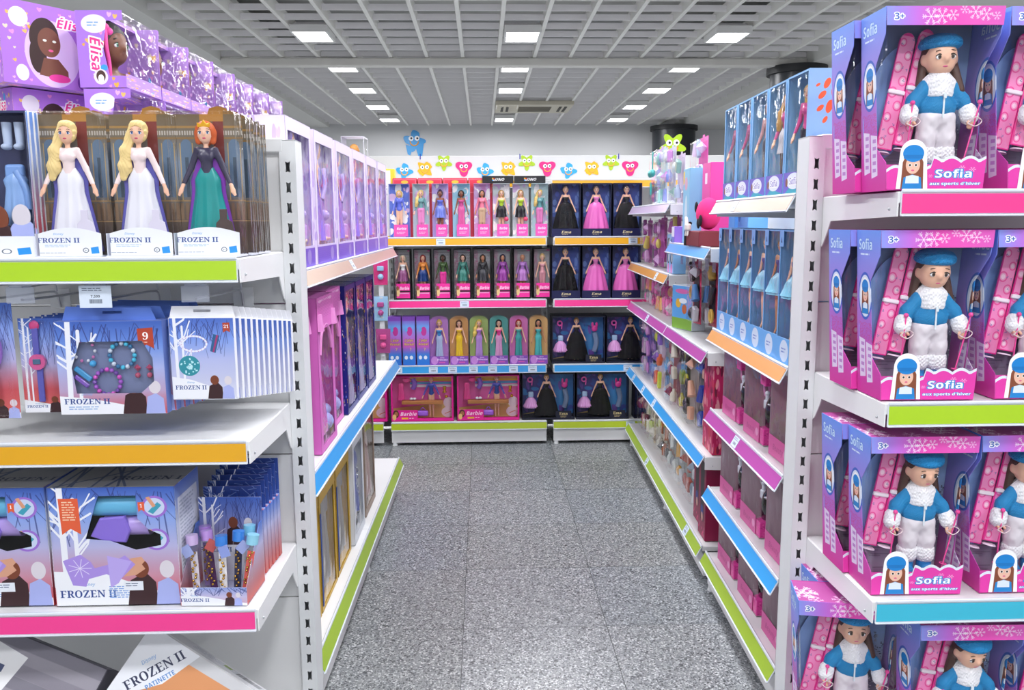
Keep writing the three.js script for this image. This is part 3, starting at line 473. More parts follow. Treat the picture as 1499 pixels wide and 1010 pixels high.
const sofG = (() => {
  const w = SW, h = SH, d = SDp, G = {};
  const t = .0015;
  G.carton = taper(merge([B(w, h, t, 0, h / 2, -d / 2), B(w, t, d, 0, t, 0), B(w, .05, t, 0, .027, d / 2 - .002)]));
  G.lid = taper(B(w, t, d, 0, h - t, 0));
  G.scene = taper(B(w - .004, h - .004, t, 0, h / 2, -d / 2 + .003));
  G.band = taper(B(w, .036, .001, 0, h - .018, d / 2));
  const wave = []; for (let i = 0; i <= 40; i++) { const x = -w / 2 + w * i / 40; wave.push([x, .044 + .009 * Math.abs(Math.sin(i * .42)) + (i > 18 ? .010 : -.008)]); }
  G.waveback = taper(poly([[-w / 2, .004], [w / 2, .004], ...wave.slice().reverse().map(p => [p[0], p[1] + .006])], .0008).translate(0, 0, d / 2 - .0006));
  const low = poly([[-w / 2, .002], [w / 2, .002], ...wave.slice().reverse()], .0008); { const p = low.attributes.position, u = low.attributes.uv; for (let i = 0; i < p.count; i++) u.setXY(i, p.getX(i) / w + .5, p.getY(i) / .066); } G.low = taper(low.translate(0, 0, d / 2 + .0004));
  const pp = []; for (let i = 0; i <= 20; i++) { const a = PI * i / 20; pp.push([.027 * Math.cos(a), .07 + .028 * Math.sin(a)]); } pp.push([-.032, .0], [.032, .0]);
  const po = poly(pp, .001); { const p = po.attributes.position, u = po.attributes.uv; for (let i = 0; i < p.count; i++) u.setXY(i, p.getX(i) / .066 + .5, p.getY(i) / .1); } G.portrait = po.translate(-w * .5 * .83 + .050, .003, d / 2 + .0016);
  for (const s of [-1, 1]) {   // side panels cut away towards the front so that the window wraps round the corner
    const f = d / 2, b = -d / 2, sh = poly([[b, 0], [f, 0], [f, .055], [b + .074, .085], [b + .066, .25], [f - .004, .305], [f, h], [b, h]], .0012);
    const p = sh.attributes.position, u = sh.attributes.uv; for (let i = 0; i < p.count; i++) u.setXY(i, s < 0 ? (p.getX(i) + d / 2) / d : 1 - (p.getX(i) + d / 2) / d, p.getY(i) / h);
    G['side' + s] = taper(sh.rotateY(-PI / 2).translate(s * w / 2, 0, 0));
  }
  G.window = taper(merge([film(w - .002, h - .004, 0, h / 2, d / 2 - .0012), film(d - .004, h - .004, 0, 0, 0).rotateY(PI / 2).translate(w / 2 - .002, h / 2, 0), film(d - .004, h - .004, 0, 0, 0).rotateY(-PI / 2).translate(-w / 2 + .002, h / 2, 0)]));
  const oval = []; for (let i = 0; i < 30; i++) { const a = i / 30 * 2 * PI; oval.push([.052 * Math.cos(a), .118 * Math.sin(a)]); } G.card = poly(oval, .001).rotateZ(-.2).translate(-.052, .185, -.047);
  G.pole = merge([bar([0, .012, .02], [.012, .145, .012], .0016), S(.005, .012, .147, .012), new THREE.TorusGeometry(.007, .0014, 5, 12).rotateX(PI / 2).translate(.0015, .028, .019)]);
  G.tie = merge([tube([[0, 0, 0], [.012, .012, .006], [.026, .004, .004], [.012, -.006, .006], [0, 0, 0]], .0012, 20, 5)]);
  return G;
})();
function skiDollBox(label, group, o = {}) {
  const t = thing('ski_doll_box', label, 'boxed doll', group);
  part('carton', sofG.carton, M(0xd640a4, .5), t); part('lid', sofG.lid, sofLid, t); part('backing_card', sofG.scene, sofScene, t, 'printed snowy backdrop'); part('top_band', sofG.band, sofTop, t);
  part('wave_edge', sofG.waveback, sofWave, t); part('title_panel', sofG.low, sofBottom, t, 'pink title panel'); part('portrait_panel', sofG.portrait, sofPortrait, t);
  part('side_panel', sofG['side-1'], sofSide, t); part('side_panel', sofG.side1, sofSide, t);
  if (o.full !== false) {
    part('oval_card', sofG.card, M(0x8fb4ee, .5), t);
    for (const [x, y, r, z] of [[-.076, .088, -.19, -.018], [-.042, .094, -.20, -.012]]) {
      const k = part('ski', skiGeo, skiMat, t, 'pink ski with ring pattern'); k.position.set(x, y, z); k.rotation.z = r; k.rotation.x = -.05;
      part('strap', RB(.036, .0095, .008, .003, 0, .118, .005), M(0xf3e6ee, .5), k); part('tip', C(.012, .015, .003, 0, -.008, .002).rotateX(0), M(0xe9d5e6, .3), k);
    }
    snowDoll(t, .024, .028, -.002, .94, -.02, o.nod ?? [.08, -.12, 0]);
    const p1 = part('ski_pole', sofG.pole, M(0xf04a9c, .35), t); p1.position.set(.062, .035, .016); p1.rotation.z = -.16; const p2 = part('ski_pole', sofG.pole, M(0xf04a9c, .35), t); p2.position.set(-.050, .030, .010);
    for (const [x, y] of [[.074, .135], [-.052, .135]]) part('wrist_tie', sofG.tie, M(0xe6cfd2, .3), t).position.set(x, y, .03);
  }
  part('window', sofG.window, CLEAR, t, 'clear plastic window wrapping round the corners');
  return t;
}
{
  const rows = [['on the pink-railed shelf', 1.457, [.918, 1.168, 1.418], -1.735, [[.03, -.06, .03], [.08, -.2, 0]]], ['on the lime-railed shelf', 1.020, [.938, 1.183, 1.43], -1.745, [[.12, -.04, -.02], [.1, -.15, 0]]], ['on the turquoise-railed shelf', .582, [.945, 1.187, 1.433], -1.75, [[.2, .08, -.03], [.12, -.1, 0]]]];
  for (const [where, y, xs, z, nods] of rows) xs.forEach((x, i) => {
    const g = 'ski doll boxes ' + where;
    put(skiDollBox(i === 0 ? 'boxed skiing doll ' + where + ', front box beside the slotted post' : i === 1 ? 'boxed skiing doll ' + where + ', second front box from the slotted post' : 'boxed skiing doll ' + where + ', third front box from the slotted post', g, { nod: nods[Math.min(i, 1)] }), x, y, z - SDp / 2 + .040, -.02 + i * .01);
    if (i < 2) put(skiDollBox(i === 0 ? 'boxed skiing doll ' + where + ', in the second row beside the post' : 'boxed skiing doll ' + where + ', in the second row away from the post', g, { full: i === 0 }), x - .012, y, z - SDp / 2 + .040 - .122, 0);
  });
  const w = 'on the base deck', g = 'ski doll boxes on the base deck';
  put(skiDollBox('boxed skiing doll ' + w + ', overhanging the slotted post', g, { nod: [-.02, 0, 0] }), .866, .152, -1.878, -.2);
  put(skiDollBox('boxed skiing doll ' + w + ', set further forward', g, { nod: [.26, .15, -.05] }), 1.082, .152, -1.765, -.03);
  put(skiDollBox('boxed skiing doll ' + w + ', second box from the forward one', g, {}), 1.330, .152, -1.765, 0);
  put(skiDollBox('boxed skiing doll ' + w + ', behind the overhanging one', g, { full: false }), .945, .152, -2.006, 0);
}

// ---------------------------------------------------------------- winter toy packs on the left end unit
const blueLine = '#4a6ab0';
const title = (g, x, y, px, col = '#27448c') => { txt(g, 'FROZEN II', x, y, px, col, { font: 'serif', style: 'bold' }); txt(g, 'Disney', x, y - px * .95, px * .42, '#7aa6da', { style: 'italic' }); };
const castle = T(tex(384, 860, (g, w, h) => {
  g.fillStyle = grad(g, 0, 0, 0, h, ['#6d5a3c', '#6f6658', '#7c8ca0', '#7c8894', '#6b5a48', '#57473a', '#4e4038']); g.fillRect(0, 0, w, h);
  g.fillStyle = '#a07a3c'; g.fillRect(0, h * .08, w, 14); g.fillStyle = '#b7b0a4'; for (let i = 0; i < 26; i++) g.fillRect(i * 15, h * .115, 9, 26); g.fillStyle = '#8d6a34'; g.fillRect(0, h * .16, w, 10);
  for (const x of [20, 300]) { g.fillStyle = '#5d7690'; g.fillRect(x, h * .22, 64, h * .36); ell(g, '#5d7690', x + 32, h * .22, 32, 40); g.fillStyle = '#3c4f60'; g.fillRect(x + 22, h * .3, 20, h * .28); g.fillStyle = '#c2a25e'; g.fillRect(x - 6, h * .2, 5, h * .4); g.fillRect(x + 66, h * .2, 5, h * .4); }
  g.fillStyle = '#7a2a26'; g.fillRect(w * .56, 0, 60, h * .5); g.fillStyle = '#b07c2c'; g.fillRect(w * .36, 0, w * .36, h * .05);
  g.fillStyle = '#83674a'; for (let i = 0; i < 14; i++) g.fillRect(i * 30, h * .62, 18, h * .12); g.fillStyle = '#a58457'; g.fillRect(0, h * .6, w, 9); g.fillRect(0, h * .745, w, 7);
}), .6);
const gownLabel = T(tex(384, 210, (g, w, h) => { g.fillStyle = '#eceff6'; g.fillRect(0, 0, w, h); title(g, 140, 92, 46); smallText(g, 60, 122, 180, 2, 5, '#a9c0e4'); smallText(g, 30, 174, 210, 1, 5, '#9aa3b5'); g.strokeStyle = '#5d6672'; g.lineWidth = 5; g.beginPath(); g.arc(292, 160, 15, 0, 7); g.stroke(); txt(g, '3+', 292, 161, 14, '#5d6672'); fillP(g, '#2290e0', [[320, 142], [364, 134], [368, 180], [324, 184]]); }));
function gownPack(label, group, doll, front = true) {
  const w = .138, h = .298, d = .062;
  const t = thing('gown_doll_box', label, 'boxed doll', group);
  part('backing_card', [B(w, h, .0015, 0, h / 2, -d / 2 + .001)], castle, t, 'printed hall backdrop');
  part('floor_tray', [B(w, .004, d, 0, .002, 0)], M(0xd8dcea, .5), t); part('crest_tab', poly([[-.022, 0], [.022, 0], [.018, .012], [0, .017], [-.018, .012]], .0015).translate(.02, h, -d / 2), M(0x9b6a22, .5), t);
  if (front) {
    const lab = []; for (let i = 0; i <= 20; i++) lab.push([w / 2 - w * .93 * i / 20, .050 + .012 * Math.sin(PI * i / 20)]);
    const lg = poly([[-w / 2 + w * .07, .002], [w / 2, .002], ...lab], .001); const p = lg.attributes.position, u = lg.attributes.uv; for (let i = 0; i < p.count; i++) u.setXY(i, p.getX(i) / w + .5, p.getY(i) / .064);
    part('front_label', lg.translate(0, 0, d / 2 - .002), gownLabel, t, 'white name label'); part('side_label', B(.001, .048, d * .9, -w / 2 + .002, .026, 0), M(0xdfe3f0, .5), t);
    part('portrait_sticker', poly([[-.018, 0], [.02, 0], [.016, .022], [.006, .028], [.006, .048], [-.008, .048], [-.008, .028], [-.016, .02]], .0008, [], .0006).translate(w * .28, .05, d / 2 - .003), M(doll.sticker, .5), t);
    addDoll(t, doll, .0, .008, -.002, .94, doll.turn ?? 0);
    if (doll.crown) part('crown', poly([[-.012, 0], [.012, 0], [.013, .008], [.006, .005], [0, .013], [-.006, .005], [-.013, .008]], .003, [], .0008).translate(0, .268, .004), M(0xe3a821, .3, { metalness: .5 }), t);
  }
  const r = .006; part('window', [RB(w, h, d - .002, r, 0, h / 2, .001, 3)], CLEAR, t, 'clear moulded plastic case');
  return t;
}
{
  const white1 = { hr: .0205, cell: .0026, skin: 1, iris: 0x4c74b8, hair: ['long', 0xeed28e], zs: .6, skirt: ['gown', 0xe8e8f2], sleeves: 0xf0dcdc, cape: 0x5a56a8, sticker: 0xd9d4e6 };
  const teal = { hr: .0205, cell: .0026, skin: 1, iris: 0x4c6ea0, hair: ['bob', 0xc4561c], zs: .6, skirt: ['gown', 0x128f8e], sleeves: 0x34304a, cape: 0x7a2fa6, sticker: 0x4a3a38, crown: true };
  const X = [-.862, -.716, -.577], z0 = -1.815;
  const labs = ['blonde doll in a white satin gown in a clear case, beside the doll clothes box', 'blonde doll in a white satin gown in a clear case, between two other gown dolls', 'red-haired doll in a teal and purple gown in a clear case'];
  X.forEach((x, i) => { put(gownPack(labs[i], 'gown dolls on the lime-railed shelf', i < 2 ? white1 : teal), x, 1.329, z0, .0);
    for (let k = 1; k < 4; k++) put(gownPack(i < 2 ? 'clear doll case in the rows behind the white gown dolls' : 'clear doll case in the rows behind the teal gown doll', 'rear rows of clear doll cases', white1, false), x + (i === 2 ? .008 : 0) - .003 * k, 1.329, z0 - .066 * k); });
  // doll clothes box cut by the frame
  const stripe = T(tex(256, 512, (g, w, h) => { g.fillStyle = grad(g, 0, 0, 0, h, ['#5f8fe0', '#86a6e8', '#a8b6e6', '#c08ca8', '#d85a68', '#d9dcea']); g.fillRect(0, 0, w, h); for (const x of [20, 90, 150, 215]) { g.fillStyle = '#eef2fa'; g.fillRect(x, 0, 26, h); } g.fillStyle = '#e6e9f4'; g.fillRect(0, h * .86, w, h * .14); }));
  const lab = T(tex(384, 160, (g, w, h) => { g.fillStyle = '#e9edf6'; g.fillRect(0, 0, w, h); title(g, 120, 80, 44); fillP(g, '#2290e0', [[310, 90], [360, 82], [364, 132], [314, 138]]); g.strokeStyle = '#5d6672'; g.lineWidth = 5; g.beginPath(); g.arc(270, 112, 17, 0, 7); g.stroke(); }));
  const b = windowBox('doll_clothes_box', 'winter box of doll clothes with blue and white striped side', null, { w: .21, h: .30, d: .07, carton: M(0x39426a, .5), inside: M(0x3a3f66, .6), bot: .045, top: .004, side: .003, label: lab, sideArt: stripe }); b.userData.category = 'boxed toy'; put(b, -1.037, 1.329, -1.835, -.02);
  part('doll_dress', skirtGeo('slim').clone().scale(1.1, .62, .8).translate(.055, .06, .0), satin(0x8fb4ea), b); part('doll_coat', [RB(.04, .06, .018, .008, .055, .165, .0), tube([[.06, .18, .005], [.08, .14, .008], [.085, .10, .01]], .008, 10, 8)], satin(0x7fa6e4), b);
  for (const q of [0, 1]) part('doll_boot', [C(.010, .008, .05, .045 + q * .026, .255, 0), S(.010, .045 + q * .026, .23, .006, 1, .7, 1.4)], M(0xc2d2ee, .4), b);
  part('print_figures', [paint(S(.022, .03, .075, .0, 1, 1.25, .05), 0x7a3e26), paint(S(.034, .025, .038, .0, 1, 1, .03), 0x3a1e22), paint(S(.02, .078, .08, .0, 1, 1.25, .05), 0xd8d2dc), paint(S(.03, .08, .043, .0, 1, 1, .03), 0xa9b3ea)].map(g => g.translate(0, .006, .034)), VC, b);
}
// pegged packs between the lime and amber rails
const steel = M(0xc9ccd0, .3, { metalness: .8 });
const forestA = tex(512, 512, (g, w, h) => { forest(g, w, h, ['#3f62b8', '#6f92de', '#aab4e4', '#b9a0c4', '#c8525a']); fillP(g, '#f0f2f8', [[0, h], [0, h * .8], [w * .3, h * .83], [w * .7, h * .92], [w, h]]); title(g, 130, 440, 42); smallText(g, 40, 468, 200, 2, 6, '#8fb0e0'); cloaks(g, 395, 512, 190); fillP(g, '#b5432e', [[392, 40], [468, 34], [470, 150], [434, 128], [396, 152]]); txt(g, '9', 431, 80, 56, '#fff', { font: 'serif' }); smallText(g, 402, 112, 55, 1, 6, '#f0c8b8'); });
const forestB = tex(384, 512, (g, w, h) => { forest(g, w, h, ['#4a6cc4', '#7f9ee6', '#b4bce8', '#c4c8e6', '#dde0ee']); fillP(g, '#f0f2f8', [[0, h], [0, h * .72], [w * .3, h * .76], [w * .8, h * .9], [w, h]]); title(g, 110, 440, 36); cloaks(g, 285, 512, 150); g.lineWidth = 12; g.strokeStyle = '#c878b8'; g.beginPath(); g.ellipse(140, 160, 78, 48, 0, 0, 7); g.stroke(); g.strokeStyle = '#e9eefc'; g.setLineDash([8, 12]); g.stroke(); g.setLineDash([]); ell(g, '#2f8f9e', 108, 300, 64); g.fillStyle = '#bfeaf0'; for (let i = 0; i < 40; i++) { const a = rr(0, 6.3), r = rr(0, 56); g.fillRect(108 + r * Math.cos(a), 300 + r * Math.sin(a), 9, 9); } fillP(g, '#2d5f8e', [[262, 100], [300, 110], [270, 220], [238, 208]]); fillP(g, '#a13a72', [[280, 105], [292, 108], [262, 216], [252, 212]]); fillP(g, '#b5432e', [[320, 30], [362, 28], [364, 90], [342, 78], [322, 92]]); txt(g, '21', 342, 52, 28, '#fff', { font: 'serif' }); });
const forestC = tex(256, 640, (g, w, h) => { forest(g, w, h, ['#3f62b8', '#8fa8e6', '#b9b4dc', '#c8525a', '#d96a60']); fillP(g, '#f0f2f8', [[0, h], [0, h * .86], [w, h * .95], [w, h]]); cloaks(g, 190, 640, 110); title(g, 70, 600, 22); });
const tagTex = T(tex(256, 192, (g, w, h) => { g.fillStyle = '#dbe7f6'; g.fillRect(0, 0, w, h); smallText(g, 24, 20, 200, 2, 8, '#59657c'); txt(g, '7.599', 128, 92, 30, '#2c3340'); for (let i = 0; i < 40; i++) { g.fillStyle = '#333b48'; g.fillRect(80 + i * 2.5, 118, rr(.8, 1.8), 36); } }));
function hook(x, label, tag) {
  const t = thing('display_hook', label, 'display hook', 'display hooks under the lime-railed shelf'); put(t, x, 1.235, -2.11);
  part('wire', [tube([[0, -.04, 0], [0, -.004, .012], [0, .0, .03], [0, .004, .2], [0, .008, .34]], .003, 30, 6), tube([[0.0, .0, .01], [0, .024, .02], [0, .030, .1], [0, .034, .335]], .0022, 26, 6)], steel, t);
  part('plate', RB(.05, .05, .004, .001, 0, -.02, -.004), postMat, t);
  part('tag_holder', [RB(.058, .034, .0015, .0006, 0, .018, .345), RB(.045, .006, .006, .002, 0, .037, .343)], FROST, t, 'clear plastic price tag holder');
  if (tag) part('price_tag', plane(.066, .046, 0, .014, .3475), tagTex, t);
  return t;
}
hook(-.958, 'wire display hook with an empty clear tag holder above the watch card', false); hook(-.804, 'wire display hook with a printed price tag', true); hook(-.600, 'wire display hook with an empty clear tag holder above the card packs', false); hook(-1.05, 'wire display hook at the hairbrush pack', false);
{
  const beads = (cx, cy, r, n, cols, bs) => { const g = []; for (let i = 0; i < n; i++) { const a = i / n * 2 * PI; g.push(paint(S(bs, cx + r * Math.cos(a), cy + r * Math.sin(a), 0, 1, 1, 1, 8), cols[i % cols.length])); } return g; };
  const jw = .222, jh = .198, matA = T(forestA, .35), cardA = M(0x6a8ad8, .5);
  function jewelBox(label, full) {
    const t = thing('jewellery_set_box', label, 'boxed toy', 'hanging jewellery set boxes');
    if (full) {
      const hole = [[-.075, .045], [-.082, .10], [-.062, .155], [.068, .157], [.088, .12], [.088, .07], [.06, .045]];
      const fg = poly([[-jw / 2, 0], [jw / 2, 0], [jw / 2, jh], [-jw / 2, jh]], .0012, [hole]); const p = fg.attributes.position, u = fg.attributes.uv; for (let i = 0; i < p.count; i++) u.setXY(i, p.getX(i) / jw + .5, p.getY(i) / jh);
      part('front_print', fg.translate(0, 0, .013), matA, t, 'blue forest print with red ribbon'); part('tray', plane(jw - .01, jh - .02, 0, jh / 2, .001), M(0x6f7aa0, .5), t);
      part('bracelet', beads(.022, .125, .026, 16, [0x38b8dc, 0xc9d4e4, 0x1f6a9a], .005).map(g => g.translate(0, 0, .007)), VCG, t, 'turquoise bead bracelet'); part('bracelet', beads(-.012, .068, .027, 16, [0x9a4fc0, 0xd050c0, 0x6a3fa0], .005).map(g => g.translate(0, 0, .007)), VCG, t, 'purple bead bracelet');
      part('necklace', [...beads(-.056, .135, .022, 10, [0xd8dce8, 0xc06aa8], .0035).map(g => g.translate(0, 0, .007)), paint(S(.007, -.04, .108, .007), 0x3aa0d8)], VCG, t, 'silver bead necklace'); part('hair_slide', [RB(.042, .012, .006, .003).rotateZ(-.7).translate(-.062, .086, .007)], M(0x2f8fc8, .25, { clearcoat: 1 }), t); part('hair_slide', [RB(.036, .010, .006, .003).rotateZ(-.7).translate(-.066, .07, .007)], M(0x7a4fb8, .25, { clearcoat: 1 }), t);
      for (const x of [.052, .077]) part('earring', [new THREE.OctahedronGeometry(.008).translate(x, .098, .007), S(.006, x, .082, .007)], M(0xb04a6a, .2, { clearcoat: 1 }), t);
      part('window', poly(hole, .0006).translate(0, 0, .0125), CLEAR, t);
    } else part('front_print', plane(jw, jh, 0, jh / 2, .013), matA, t);
    part('carton', [B(jw, jh, .001, 0, jh / 2, -.012), B(jw, .0012, .025, 0, .001, 0), B(jw, .0012, .025, 0, jh, 0), B(.0012, jh, .025, -jw / 2, jh / 2, 0), B(.0012, jh, .025, jw / 2, jh / 2, 0)], M(0x6f86cc, .5), t);
    part('hang_tab', [poly([[-jw / 2 + .005, 0], [jw / 2 - .02, 0], [jw / 2 - .03, .026], [-jw / 2 + .015, .03]], .001, [[[-.02, .014], [.02, .014], [.02, .02], [-.02, .02]]]).translate(0, jh, -.012)], M(0x5f82d6, .45), t);
    return t;
  }
  for (let k = 0; k < 6; k++) put(jewelBox(k ? 'blue jewellery set box hanging behind the front one' : 'blue hanging jewellery set box with bead bracelets in its window', k === 0), -.787 + .009 * k, .998 - .0 * k, -1.785 - .03 * k);
  function watchCard(label, full) {
    const t = thing('watch_card', label, 'carded toy', 'watch cards on one hook'); const w = .098, h = .205;
    part('card', plane(w, h, 0, h / 2, 0), T(forestC, .35), t);
    if (full) { part('strap', [RB(.013, .062, .005, .002, -.012, .155, .006), RB(.013, .075, .005, .002, -.008, .062, .006)], M(0x5a5ab0, .4), t); part('watch_case', C(.017, .017, .008, 0, 0, 0, 20).rotateX(PI / 2).translate(-.010, .112, .008), M(0xcf4f8f, .3, { clearcoat: 1 }), t); part('watch_screen', RB(.016, .011, .003, .001, -.010, .113, .0125), M(0x4a6a8a, .2), t); part('charm', S(.011, -.013, .19, .005, 1, 1, .4), M(0xc8407f, .4), t); }
    part('blister', RB(.05, .195, .022, .006, -.01, h / 2, .010), CLEAR, t); return t;
  }
  for (let k = 0; k < 4; k++) put(watchCard(k ? 'watch card hanging behind the front watch card' : 'tall blue card with a pink toy wristwatch', k === 0), -.944 + .007 * k, .995, -1.81 - .035 * k);
  const cb = T(forestB, .35);
  for (let k = 0; k < 12; k++) { const t = thing('sticker_card_pack', k ? 'white-edged card pack hanging behind the front pack' : 'white-edged blue card pack with a printed bracelet and stickers', 'carded toy', 'hanging card packs'); put(t, -.598 + .0055 * k, 1.024 - .0035 * k, -1.785 - .024 * k, -.02);
    const w = .139, h = .178; part('card', RB(w, h, .012, .002, 0, h / 2, -.005), M(0xeef0f6, .5), t); part('front_print', plane(w - .004, h - .004, 0, h / 2, .0016), cb, t); part('hang_tab', poly([[-w / 2, 0], [w / 2, 0], [w / 2 - .006, .023], [-w / 2 + .006, .023]], .001, [[[-.018, .010], [.018, .010], [.018, .016], [-.018, .016]]]).translate(0, h, -.009), M(0xf0f1f5, .5), t); }
  const br = thing('hairbrush_pack', 'clear blister pack with a purple toy hairbrush at the end of the hooks', 'carded toy'); put(br, -1.058, .985, -1.80);
  part('card', plane(.12, .25, 0, .125, 0), T(forestC, .4), br); part('brush', [elp3(.026, .045, .012).translate(.015, .15, .014), RB(.014, .08, .01, .004, .015, .07, .014)], M(0x9a6fc8, .3), br); part('bristles', [...Array(24)].map((_, i) => C(.0012, .0012, .012, .002 + (i % 4) * .009, .125 + Math.floor(i / 4) * .01, 0, 5).rotateX(0).translate(0, 0, .028)), M(0xc23a7a, .5), br); part('blister', RB(.10, .22, .036, .012, .005, .12, .018), CLEAR, br);
}
function elp3(a, b, c) { return S(1, 0, 0, 0, a, b, c, 18); }
// glove launcher boxes, tube display and tilted boxes
const gloveFront = tex(768, 768, (g, w, h) => {
  forest(g, w, h, ['#3a5cb4', '#88a4e4', '#b6b4dc', '#c98ca0', '#c8444c']); fillP(g, '#f1f3f8', [[0, h], [0, h * .7], [w * .4, h * .72], [w * .75, h * .86], [w, h * .93], [w, h]]);
  title(g, 200, 688, 66); smallText(g, 330, 640, 150, 6, 7, '#7fa6e0'); cloaks(g, 590, 768, 300);
  fillP(g, '#e4603a', [[60, 70], [180, 70], [186, 300], [124, 262], [70, 300]]); smallText(g, 80, 90, 85, 8, 8, '#f6cfae');
  for (const [y, n] of [[120, '1'], [330, '2']]) { ell(g, '#9a6fd0', 640, y + 10, 78, 70); ell(g, '#c8d4ee', 640, y + 10, 62, 56); fillP(g, '#3f9fb8', [[600, y + 40], [660, y - 20], [684, y], [630, y + 56]]); fillP(g, '#d99a78', [[590, y - 50], [612, y - 56], [650, y + 4], [630, y + 14]]); fillP(g, '#e4603a', [[540, y - 20], [580, y - 22], [580, y + 40], [560, y + 28], [542, y + 42]]); txt(g, n, 560, y + 2, 30, '#fff', { font: 'serif' }); }
  // printed glove on a hand
  fillP(g, '#d8a084', [[420, 470], [540, 450], [560, 480], [540, 500], [560, 530], [500, 570], [400, 580]]); fillP(g, '#a98fe0', [[60, 470], [170, 430], [230, 480], [250, 520], [330, 500], [440, 440], [500, 500], [400, 600], [320, 560], [210, 590], [190, 640], [110, 630]]); fillP(g, '#b9a6ea', [[330, 440], [480, 480], [390, 620], [340, 650]]); g.strokeStyle = '#e6def8'; g.lineWidth = 4; for (let i = 0; i < 9; i++) { g.beginPath(); g.moveTo(160, 520); g.lineTo(160 + 70 * Math.cos(i * .7), 520 + 60 * Math.sin(i * .7)); g.stroke(); }
  g.fillStyle = '#e9eef6'; g.fillRect(420, 610, 120, 60); smallText(g, 432, 622, 90, 2, 7, '#6c7890');
});
const gloveTop = T(tex(512, 256, (g, w, h) => { g.fillStyle = '#8f8f92'; g.fillRect(0, 0, w, h); g.strokeStyle = '#44506e'; g.lineWidth = 10; for (let i = 0; i < 9; i++) { g.beginPath(); g.moveTo(rr(0, w * .7), h); g.lineTo(rr(0, w * .7), 0); g.stroke(); } txt(g, 'FROZEN II', 370, 150, 60, '#2c3550', { font: 'serif' }); }), .5);
const gloveSide = T(tex(256, 512, (g, w, h) => { g.fillStyle = grad(g, 0, 0, 0, h, ['#5c78c8', '#c8d0e8', '#d0d4e4', '#b86a78', '#c03a40']); g.fillRect(0, 0, w, h); g.fillStyle = '#dfe3ee'; g.fillRect(24, 60, w - 48, h * .72); smallText(g, 36, 80, w - 80, 20, 8, '#b4bccc'); }), .5);
function gloveBox(label, x, z) {
  const t = thing('glove_toy_box', label, 'boxed toy', 'winter glove toy boxes'); put(t, x, .562, z); const w = .272, h = .272, d = .15;
  const hole = [[-.062, .155], [-.035, .235], [-.028, .252], [.052, .252], [.053, .2], [.075, .175], [.10, .163], [.10, .138], [.045, .128], [-.01, .15]];
  const fg = poly([[-w / 2, 0], [w / 2, 0], [w / 2, h], [-w / 2, h]], .0015, [hole]); const p = fg.attributes.position, u = fg.attributes.uv; for (let i = 0; i < p.count; i++) u.setXY(i, p.getX(i) / w + .5, p.getY(i) / h);
  part('front_print', fg.translate(0, 0, d / 2 - .0015), gm1, t, 'printed front with an arched window');
  part('top_print', B(w, .0015, d, 0, h, 0), gloveTop, t); part('side_print', B(.0015, h, d, w / 2, h / 2, 0), gloveSide, t); part('side_print', B(.0015, h, d, -w / 2, h / 2, 0), gloveSide, t);
  part('carton', [B(w, h, .0015, 0, h / 2, -d / 2), B(w, .0015, d, 0, .001, 0), B(w - .01, h - .01, .002, 0, h / 2, -.02)], M(0x15141c, .7), t);
  part('spray_can', [C(.024, .024, .105, 0, 0, 0, 20).rotateZ(PI / 2).translate(.005, .222, .044), S(.024, -.048, .222, .044, .5, 1, 1)], M(0x62b4dc, .4), t, 'pale blue spray canister');
  part('glove_launcher', [C(.022, .022, .10, 0, 0, 0, 20).rotateZ(PI / 2).translate(.02, .175, .044)], M(0xb39ae0, .3), t, 'lilac toy launcher'); part('launcher_cuff', [poly([[-.05, -.016], [-.03, .02], [.02, .024], [.03, -.006], [.02, -.03], [-.02, -.028]], .006, [], .003).translate(.0, .176, .062)], M(0x8a6fd8, .35), t);
  part('window', poly(hole, .0006).translate(0, 0, d / 2 - .003), CLEAR, t);
  return t;
}
const gm1 = T(gloveFront, .4);
gloveBox('large winter glove toy box with an arched window, beside the tube display', -.812, -1.855); gloveBox('large winter glove toy box with an arched window, cut by the frame', -1.093, -1.86);
